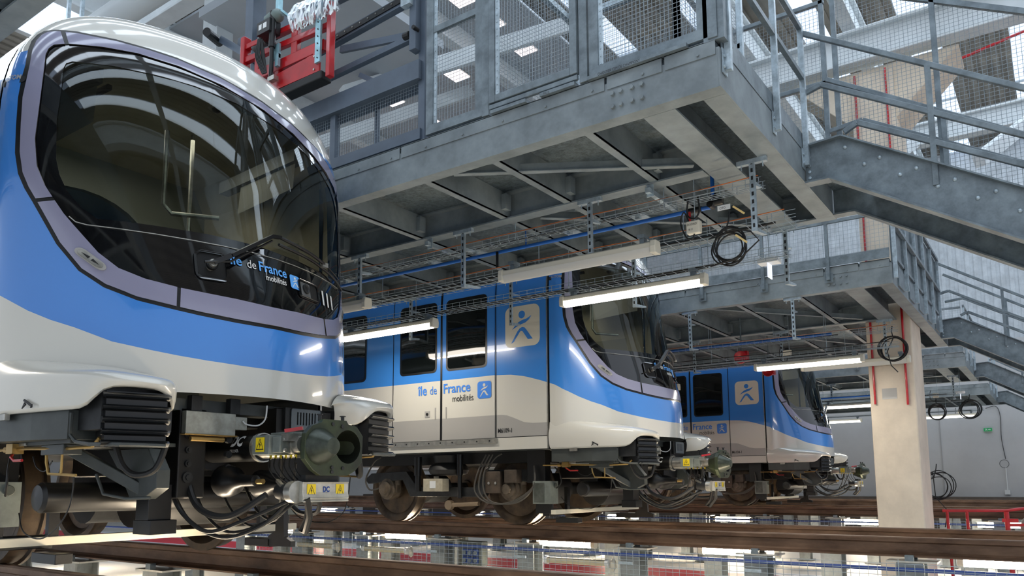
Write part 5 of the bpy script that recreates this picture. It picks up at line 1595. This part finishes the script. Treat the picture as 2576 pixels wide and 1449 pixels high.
mb.cyl((-5.92, Yr + .02, 4.56), (-5.83, Yr + .02, 4.60), .04, 14, mi=1); mb.bar((-5.40, Yr - .08, 4.70), (-5.30, Yr - .02, 4.60), .05, .02, 2)
mb.bar((-5.55, Yr, 4.75), (-5.55, Yr, 5.4), .05, .04, 2)
mb.build('gear_motor', [mat('grey_green_motor', (108, 124, 120), .4), mat('grey_motor', (82, 84, 84), .5, .3), mat('zinc_blue_plate', (150, 190, 200), .3, .5)], rd, smooth=True)
mb = MB()
for q in range(5):
    mb.tube([(-5.66 + .01 * q, Yr - .13, 4.5), (-5.68 + .015 * q, Yr - .14, 4.35), (-5.62 + .02 * q, Yr - .14, 4.22 - .012 * q), (-5.56 + .012 * q, Yr - .14, 4.13), (-5.60 + .01 * q, Yr - .13, 4.3), (-5.64 + .01 * q, Yr - .13, 4.48)], .006, 5, smooth=5)
mb.build('cable', [rubber], rd, smooth=True)
mb = MB(); mb.bx(-5.54, -5.44, Yr - .07, Yr - .05, 4.28, 4.42); mb.bx(-5.48, -5.44, Yr - .08, Yr - .05, 4.2, 4.32)
mb.build('bracket', [mat('zinc_blue_plate', (150, 190, 200), .3, .5)], rd)
mb = MB(); n = 26
random.seed(3)
for s_ in range(2):
    o0 = len(mb.v)
    for i in range(n + 1):
        for j in range(9):
            x = -5.25 + .62 * i / n; a = j / 8 * 2.6 - 1.3
            mb.v.append((x, Yr - .10 - .03 * math.cos(a * 2) + random.uniform(-.012, .012), 4.56 - .02 * i / n + .12 * math.sin(a) + random.uniform(-.012, .012) + (.0 if s_ else .02)))
    for i in range(n):
        for j in range(8):
            a = o0 + i * 9 + j; mb.f.append((a, a + 9, a + 10, a + 1)); mb.m.append(0)
o = mb.build('plastic_wrap', [film]); tag(o, 'clear crumpled plastic film wrapped over the red gangway', 'plastic film')
# ================================================================== SERVICES UNDER THE PLATFORMS
def wire_tray(label, y, z, x0, x1, w=.2, h=.05, step=.1, parent=None):
    t = thing('cable_tray', label, 'cable tray', (0, y, z))
    mb = MB(); r = .0025
    for dy, dz in [(-w / 2, h), (-w / 2, h * .4), (-w / 2, 0), (-w / 6, 0), (w / 6, 0), (w / 2, 0), (w / 2, h * .4), (w / 2, h)]:
        mb.cyl((x0, dy, dz), (x1, dy, dz), r, 4, caps=False)
    n = int((x1 - x0) / step)
    for i in range(n + 1):
        x = x0 + i * step
        mb.tube([(x, -w / 2, h), (x, -w / 2, 0), (x, w / 2, 0), (x, w / 2, h)], r, 4)
    mb.build('wire_mesh', [wire_m], t)
    bays = (-2.485, -3.955, -6.035, -8.235) if y < 9 else ((-2.635, -4.335, -6.235, -8.335) if y < 17 else (-2.635, -3.635, -4.635))
    if y < 2: bays = (-4.235, -6.635)
    for x in bays: MB().cyl((x, 0, -.004), (x, 0, 2.872 - z), .004, 6).build('support_rod', [galv_bright], t)
    return t
def tray_cable(t, pts, r, m, name='cable', sm=3):
    mb = MB(); mb.tube(pts, r, 6, smooth=sm); mb.build(name, [m], t, smooth=True)
def wav(x0, x1, y, z, n=14, a=.008):
    return [(x0 + (x1 - x0) * i / n, y + a * math.sin(i * 2.1), z + a * .6 * math.cos(i * 1.3)) for i in range(n + 1)]
t = wire_tray('narrow wire cable tray with an orange wire, highest tray under the nearest platform', 5.66, 2.70, -9, -1.68, .1, .06)
tray_cable(t, wav(-9, -1.7, -.05, .068), .004, copper); tray_cable(t, wav(-9, -2.6, 0, .01), .008, rubber)
t = wire_tray('wide wire cable tray with an orange wire, middle tray under the nearest platform', 6.05, 2.50, -9, -1.52, .3, .06)
tray_cable(t, wav(-9, -1.6, -.15, .07), .004, copper); tray_cable(t, wav(-9, -1.7, -.05, .012), .009, rubber); tray_cable(t, wav(-9, -3.7, .06, .012), .007, rubber)
t = wire_tray('wire cable tray carrying black cables, lowest tray under the nearest platform', 6.6, 2.42, -9, -1.78, .2, .06)
tray_cable(t, wav(-9, -2.2, -.04, .012), .009, rubber); tray_cable(t, wav(-9, -2.5, .04, .014), .008, rubber); tray_cable(t, wav(-9, -3.0, .0, .02), .008, black_p)
for y, z, w_, lab in ((11.4, 2.52, .2, 'wire cable tray with orange wire under the pillar platform, near one'), (12.7, 2.42, .2, 'wire cable tray under the pillar platform, far one'), (11.5, 2.312, .12, 'low wire cable tray under the pillar platform in front of the farthest train')):
    t = wire_tray(lab, y, z, -12, -1.7 if y < 12 else -2.36, w_, .06, .12)
    tray_cable(t, wav(-12, -1.8 if y < 12 else -2.4, -.09, .065), .006, copper if z > 2.4 else rubber); tray_cable(t, wav(-12, -2.45, 0, .014), .012, rubber)
for y, lab in ((.95, 'wire tray under the grey platform above the cab roof of train 111'), (19.6, 'thin cable tray under the platform beyond the farthest train'), (25.2, 'thin cable tray under the most distant platform')):
    t = wire_tray(lab, y, {.95: 2.482, 19.6: 2.402, 25.2: 2.452}[y], -9, -1.7 if y > 2 else -5.0, .15, .05, .2); tray_cable(t, wav(-9, -2 if y > 2 else -5.2, 0, .014), .014, rubber)
# channel hangers
hg = thing('channel_hanger', '', 'hanger')
mb = MB(); mb.bx(-.02, .02, -.012, .012, -.55, 0)
for q in range(9): mb.bx(-.008, .008, -.0135, -.012, -.52 + q * .06, -.49 + q * .06, 1)
mb.build('channel', [galv_bright, dark_steel], hg)
mb = MB(); mb.bx(-.11, .11, -.02, .02, -.035, 0); mb.cyl((-.08, 0, -.07), (-.08, 0, -.035), .005, 6); mb.cyl((.08, 0, -.07), (.08, 0, -.035), .005, 6); mb.build('beam_clamp', [galv_bright], hg)
mb = MB(); mb.prism([(0, -.55), (.0, -.52), (.24, -.50), (.24, -.515)], lambda a, b, q: (q, a, b), -.018, .018); mb.prism([(0, -.20), (.0, -.17), (.16, -.16), (.16, -.172)], lambda a, b, q: (q, a, b), -.018, .018); mb.build('bracket', [galv_bright], hg)
first = True
for y, z, xs_, who in ((5.5, 2.861, (-7.2, -5.82, -4.44, -3.08, -1.71), 'second beam of the nearest platform'), (7.2, 2.861, (-6.67, -5.1, -3.52, -1.96), 'back beam of the nearest platform'), (12.33, 2.861, (-6.4, -4.95, -3.5, -2.0), 'middle beam of the pillar platform'), (10.1, 2.861, (-5.6, -4.1, -2.7), 'front of the pillar platform'), (19.88, 2.861, (-4.5, -2.6, -1.9), 'platform beyond the farthest train')):
    for x in xs_:
        o = hg if first else dup(hg); first = False
        o.location = (x, y, z)
        side = 'slotted steel hanger dropping from the ' + who
        o['label'] = side; o['group'] = 'hangers of the ' + who
sk = thing('strut_bracket', '', 'bracket')
mb = MB(); mb.bx(-.02, .02, -.05, .5, -.02, .02); mb.bx(-.03, .03, .0, .01, -.04, .06); mb.build('strut', [galv_bright], sk)
mb = MB(); mb.cyl((-.012, .02, -.03), (-.012, .02, .09), .004, 6); mb.cyl((.012, .02, -.03), (.012, .02, .09), .004, 6); mb.build('stud', [silver], sk)
sk.location = (-4.86, 5.5, 2.80); sk['label'] = 'short strut bracket clamped under the second beam of the nearest platform'; sk['group'] = 'strut brackets under the nearest platform'
for x in (-2.53, -7.3): dup(sk, (x, 5.5, 2.80))
# blue compressed air line
bp_ = thing('air_pipe', 'blue compressed air pipe slung under the nearest platform', 'pipe', (0, 0, 0))
mb = MB(); mb.cyl((-9, 6.0, 2.77), (-2.18, 6.0, 2.755), .018, 12); mb.cyl((-2.2, 6.0, 2.8), (-2.2, 6.0, 3.1), .016, 12); mb.cyl((-4.07, 6.0, 2.77), (-4.07, 6.0, 2.95), .008, 8); mb.build('pipe', [blue_pipe], bp_, smooth=True)
mb = MB(); mb.cyl((-2.42, 6.0, 2.755), (-2.3, 6.0, 2.755), .026, 12); mb.cyl((-2.2, 5.97, 2.76), (-2.2, 6.02, 2.86), .028, 12); mb.cyl((-2.2, 5.92, 2.755), (-2.2, 6.0, 2.755), .028, 12); mb.cyl((-2.15, 5.9, 2.75), (-2.08, 5.9, 2.75), .03, 12); mb.cyl((-4.4, 5.98, 2.76), (-4.4, 5.98, 2.6), .014, 8); mb.build('joint', [black_p], bp_, smooth=True)
mb = MB(); mb.bx(-2.40, -2.385, 5.96, 5.975, 2.66, 2.74); mb.build('valve_handle', [red_p], bp_)
mb = MB()
for x in (-6.6, -5.3, -4.7, -3.6, -2.9): mb.bx(x, x + .04, 5.98, 6.02, 2.79, 2.82); mb.bx(x - .05, x + .09, 5.96, 6.2, 2.815, 2.825)
mb.build('pipe_clip', [galv_bright], bp_)
for x in (-6.035, -4.975, -3.285): MB().cyl((x, 6.0, 2.77), (x, 6.0, 2.872), .004, 6).build('support_rod', [galv_bright], bp_)
for y, z, lab in ((11.7, 2.62, 'blue pipe slung under the pillar platform'), (19.2, 2.45, 'blue pipe under the platform beyond the farthest train')):
    o = thing('air_pipe', lab, 'pipe', (0, 0, 0))
    MB().cyl((-12, y, z), (-2.6, y, z), .02, 10).build('pipe', [blue_pipe], o, smooth=True)
    for x in ((-8.335, -5.235, -3.435) if y < 15 else (-4.635, -3.635)): MB().cyl((x, y, z), (x, y, 2.872), .004, 6).build('support_rod', [galv_bright], o)

# fluorescent fittings
def fitting(lit):
    t = thing('tube_light', '', 'light fitting')
    mb = MB(); mb.prism([(-.045, .0), (.045, .0), (.04, .045), (.015, .06), (-.015, .06), (-.04, .045)], lambda a, b, q: (q, a, b), -.72, .72)
    mb.build('housing', [cream], t, bevel=.004)
    mb = MB(); mb.prism([(-.047, .004), (-.036, -.034), (-.016, -.052), (.016, -.052), (.036, -.034), (.047, .004)], lambda a, b, q: (q, a, b), -.72, .72)
    mb.build('diffuser', [tube_glow if lit else tube_off], t, smooth=True)
    for s in (-1, 1):
        mb = MB(); mb.prism([(-.052, -.045), (.052, -.045), (.056, .01), (.045, .06), (-.045, .06), (-.056, .01)], lambda a, b, q: (q, a, b), min(s * .715, s * .765), max(s * .715, s * .765))
        mb.build('end_cap', [cream], t, bevel=.008)
    mb = MB()
    for x in (-.62, .64): mb.bx(x - .02, x + .02, -.03, .03, .05, .10); mb.bx(x - .03, x + .03, -.05, .05, .09, .1195)
    mb.build('mounting_clip', [galv], t)
    return t
LT = fitting(True); UT = fitting(False)
lit = [((-3.25, 6.55, 2.30), 'lit fluorescent tube in front of the windscreen of train M6109-1'), ((-6.45, 6.55, 2.30), 'lit fluorescent tube in front of the middle train doors, half hidden by the nearest train'),
       ((-2.91, 11.5, 2.19), 'lit fluorescent tube in front of the farthest train windscreen'), ((-6.3, 11.5, 2.19), 'lit fluorescent tube above the farthest train, half hidden by the middle train'),
       ((-2.66, 25.2, 2.33), 'distant lit fluorescent tube to the right of the pillar'), ((-5.64, 25.2, 2.33), 'distant lit fluorescent tube by the farthest train nose'), ((-3.9, 19.6, 2.28), 'short looking lit tube just right of the pillar edge')]
unl = [((-3.24, 5.5, 2.33), 'unlit fluorescent tube above the windscreen of train M6109-1'), ((-6.45, 5.5, 2.33), 'unlit fluorescent tube end beside the nearest train front'),
       ((-2.45, 12.33, 2.24), 'unlit fluorescent tube ending at the pillar'), ((-6.0, 12.33, 2.10), 'unlit fluorescent tube end beside the middle train nose')]
for proto, lst in ((LT, lit), (UT, unl)):
    for k, (p, lab) in enumerate(lst):
        o = proto if k == 0 else dup(proto)
        o.location = p; o['label'] = lab
for p, lab in (((-6.6, .95, 2.36), 'added unseen fill tube light under the platform at the top left'), ((.4, .95, 2.36), 'lit fluorescent tube under the near walkway, behind the camera'), ((.2, 6.55, 2.28), 'lit fluorescent tube beyond the end of the nearest platform')):  # unseen tube added to light the floor and the nearest train
    if p[0] > -1: continue
    o = dup(LT, p); o['label'] = lab; lit.append((p, lab))
for (p, lab) in lit:
    a = area('tube_lamp', (p[0], p[1], p[2] - .06), (1.4, .08), 26, (1, .93, .82))

# coil, signs, boxes, horn
def coil(label, c, r, n, spread, axis='y', tail=None, rr=.006):
    mb = MB(); random.seed(int(abs(c[0] * 100)) + n)
    K = [(random.uniform(-spread, spread), random.uniform(-spread, spread), r * random.uniform(.82, 1.12), random.uniform(.85, 1.1)) for k in range(n + 2)]
    P = []
    for i in range(26 * n + 1):
        k = i // 26; f = (i % 26) / 26; a = 2 * PI * i / 26 + PI / 2
        dx, dz, q, e = [K[k][j] * (1 - f) + K[k + 1][j] * f for j in range(4)]
        P.append((c[0] + dx + q * math.cos(a) * e, c[1] + .008 * i / 26, c[2] + dz + q * math.sin(a)))
    P = [(c[0] + .01, c[1] + .02, c[2] + r + .14), (c[0], c[1] + .01, c[2] + r + .06)] + P
    if tail: P += list(tail)
    mb.tube(P, rr, 6)
    o = mb.build('cable_coil', [rubber], smooth=True); tag(o, label, 'cable coil'); return o
coil('coil of black cable hanging under the end of the nearest platform', (-1.95, 5.62, 2.28), .13, 6, .035, tail=[(-2.1, 5.62, 2.36), (-1.95, 5.62, 2.42), (-1.78, 5.62, 2.36), (-1.72, 5.62, 2.28), (-1.85, 5.62, 2.18), (-2.1, 5.62, 2.14)])
coil('coil of black cable hanging in front of the concrete pillar', (-1.83, 11.8, 2.33), .19, 5, .02, tail=[(-1.9, 11.8, 2.3), (-1.86, 11.8, 2.1), (-1.78, 11.8, 2.0)], rr=.008)
coil('coil of black cable under the distant platform, left one of the pair', (-2.28, 20.0, 2.05), .17, 4, .02, rr=.012)
coil('coil of black cable under the distant platform, right one of the pair', (-1.62, 20.0, 2.08), .2, 5, .03, rr=.012)
coil('tangle of black cable hanging against the right edge of the pillar', (-1.62, 13.6, .42), .2, 5, .06, rr=.008, tail=[(-1.65, 13.6, .25), (-1.5, 13.6, .05), (-1.55, 13.6, -.2)])
sg = thing('emergency_light', 'small white emergency light with a hanging clear blade under the nearest platform end', 'emergency light', (-2.0, 6.8, 2.44))
mb = MB(); mb.bx(-.09, .09, -.06, .06, -.02, .025); mb.build('housing', [white_pl], sg, bevel=.005)
mb = MB(); mb.bx(-.004, .004, -.06, .06, -.15, -.02); mb.build('sign_blade', [mat('frosted_white_blade', (232, 236, 240), .2, emit=(235, 240, 255), estr=.6)], sg)
MB().cyl((0, 0, .025), (0, 0, .676), .004, 6).build('drop_rod', [galv_bright], sg)
sg2 = dup(sg, (-1.75, 19.65, 2.44), 'small white emergency light with a blade under the platform beyond the farthest train')
jb = thing('junction_box', 'small white junction box with handwritten marks under the nearest platform', 'junction box', (-2.22, 5.62, 2.475))
mb = MB(); mb.bx(-.055, .055, -.03, .03, -.05, .05); mb.build('case', [cream], jb, bevel=.008)
MB().cyl((0, .02, .05), (0, .02, .641), .004, 6).build('drop_rod', [galv_bright], jb)
mb = MB(); put_text(mb, 'D.SONO', lambda a, b: (-.045 + a, -.0315, .012 + b), .026, 0, 0, .8); put_text(mb, '4-11', lambda a, b: (-.035 + a, -.0315, -.028 + b), .026, 0, 0, .8); mb.build('marking', [ink], jb)
mb = MB(); mb.tube([(-.04, 0, .05), (-.08, 0, .14), (-.11, 0, .06), (-.07, 0, -.06), (-.02, 0, -.09), (.0, 0, -.05)], .006, 6, smooth=5); mb.tube([(-.05, .02, .25), (-.06, .02, .12), (0, .02, .08), (.04, .02, .14), (.03, .02, .25)], .007, 6, smooth=5); mb.build('cable', [rubber], jb, smooth=True)
tg = MB(); tg.bx(-2.02, -1.92, 5.60, 5.604, 2.56, 2.60); put_text(tg, 'CIFO', lambda a, b: (-2.005 + a, 5.599, 2.568 + b), .026, 0, 1, .85); o = tg.build('cable_tag', [white_pl, ink]); tag(o, 'white cable tag reading CIFO on the tray under the nearest platform', 'tag')
hn = thing('alarm_sounder', 'red alarm sounder hanging under the pillar platform', 'alarm sounder', (-4.08, 12.1, 2.47))
mb = MB(); mb.lathe((0, 0, 0), (.2, -1, 0), [(-.06, .09), (.0, .10), (.03, .105), (.05, .10), (.045, .07), (.02, .03), (.02, 0)], 22); mb.bx(.02, .11, -.02, .08, -.07, .10); mb.build('horn', [red_p], hn, smooth=True, bevel=.004)
mb = MB(); mb.cyl((0, .03, .1), (0, .03, .646), .012, 8); mb.build('drop_rod', [galv], hn)
hn2 = dup(hn, (-4.2, 13.9, 2.47), 'red alarm sounder partly hidden behind the lit tube by the farthest train')
for p, lab in (((-3.35, 12.1, 2.46), 'small white box on the tray beside the red sounder'), ((-2.25, 19.8, 2.42), 'small cream box under the platform beyond the farthest train'), ((-2.35, 25.9, 2.5), 'small cream box under the most distant platform')):
    b_ = thing('sensor_box', lab, 'sensor box', p)
    MB().cyl((.03, 0, .05), (.03, 0, 3.116 - p[2]), .004, 6).build('drop_rod', [galv_bright], b_)
    mb = MB(); mb.bx(-.06, .06, -.03, .03, -.05, .05); mb.build('case', [cream], b_, bevel=.006)
    mb = MB(); mb.tube([(0, 0, -.05), (-.02, 0, -.12), (-.1, 0, -.1), (-.12, 0, 0), (-.1, 0, .12)], .007, 6, smooth=4); mb.build('cable', [rubber], b_, smooth=True)
# tension rods at beam ends under the nearest platform, amber tubes
for p in ((-1.85, 5.46, 2.52), (-1.84, 5.46, 2.30)):
    mb = MB(); mb.bar(p, (p[0] + .08, p[1], p[2] - .07), .012, .014); o = mb.build('amber_rod', [mat('amber_plastic', (230, 200, 130), .4)]); tag(o, 'short amber rod tied to the hanger at the platform end', 'rod', 'amber rods on the hanger')
# back wall fittings
ex = thing('exit_sign', 'small green running man exit sign on the back wall', 'exit sign', (-1.98, 30.25, 2.19)); ex.scale = (.75, .75, .75)
mb = MB(); mb.bx(-.16, .16, -.03, .03, -.07, .07); mb.build('case', [mat('exit_green', (20, 110, 60), .4, emit=(20, 140, 80), estr=.4)], ex)
mb = MB()
for P in (circ(-.07, .035, .012, 8), [(-.1, .02), (-.05, .03), (-.04, -.0), (-.02, -.05), (-.035, -.05), (-.06, -.01), (-.10, -.05), (-.11, -.04), (-.075, 0)], [(.0, -.012), (.07, -.012), (.07, -.035), (.11, .0), (.07, .035), (.07, .012), (0, .012)]):
    mb.prism(P, lambda a, b, q: (a, -q, b), .03, .034)
mb.build('pictogram', [white_pl], ex)
mb = MB(); mb.tube([(-2.0, 30.25, 2.9), (-1.7, 30.25, 2.95), (-1.6, 30.25, 2.6), (-1.62, 30.25, 1.9), (-1.55, 30.25, 1.2)], .012, 6, smooth=5)
mb.tube([(-1.6 + .13 * math.cos(a), 30.24, 1.05 + .13 * math.sin(a)) for a in [2 * PI * i / 20 for i in range(21)]], .008, 5)
o = mb.build('hanging_cable', [mat('grey_cable', (70, 70, 70), .5)], smooth=True); tag(o, 'thin dark cable looping down the back wall below the exit sign', 'cable')
mb = MB(); mb.cyl((-1.57, 30.25, .95), (-1.57, 30.25, .2), .015, 8); mb.bx(-1.65, -1.5, 30.2, 30.28, .05, .2); o = mb.build('wall_socket', [white_pl]); tag(o, 'white socket with conduit low on the back wall', 'socket')
mb = MB(); mb.bx(-4.25, -4.1, 30.2, 30.28, 1.35, 1.45); o = mb.build('wall_box', [grey_body]); tag(o, 'tiny grey box on the back wall right of the pillar', 'box')
for x in (-3.4, -9.5): 
    mb = MB(); mb.bx(x, x + .02, 30.27, 30.3, -.3, 3.2); struct(mb.build('trim_2', [mat('grey_joint', (168, 168, 168), .6)]))
mb = MB(); mb.bx(-30, 9, 28.9, 29.9, -1.2, -.02); o = mb.build('back_kerb', [mat('dark_kerb_concrete', (70, 62, 56), .7, var=.1)]); tag(o, 'dark raised kerb along the foot of the back wall', 'kerb')
# red sprinkler line and white wall fittings high up
mb = MB(); mb.tube([(-3.4, 18.2, 9.0), (1.5, 18.2, 9.9)], .03, 8); o = mb.build('sprinkler_pipe', [red_p], smooth=True); tag(o, 'thin red sprinkler pipe crossing high behind the mesh wall', 'pipe')
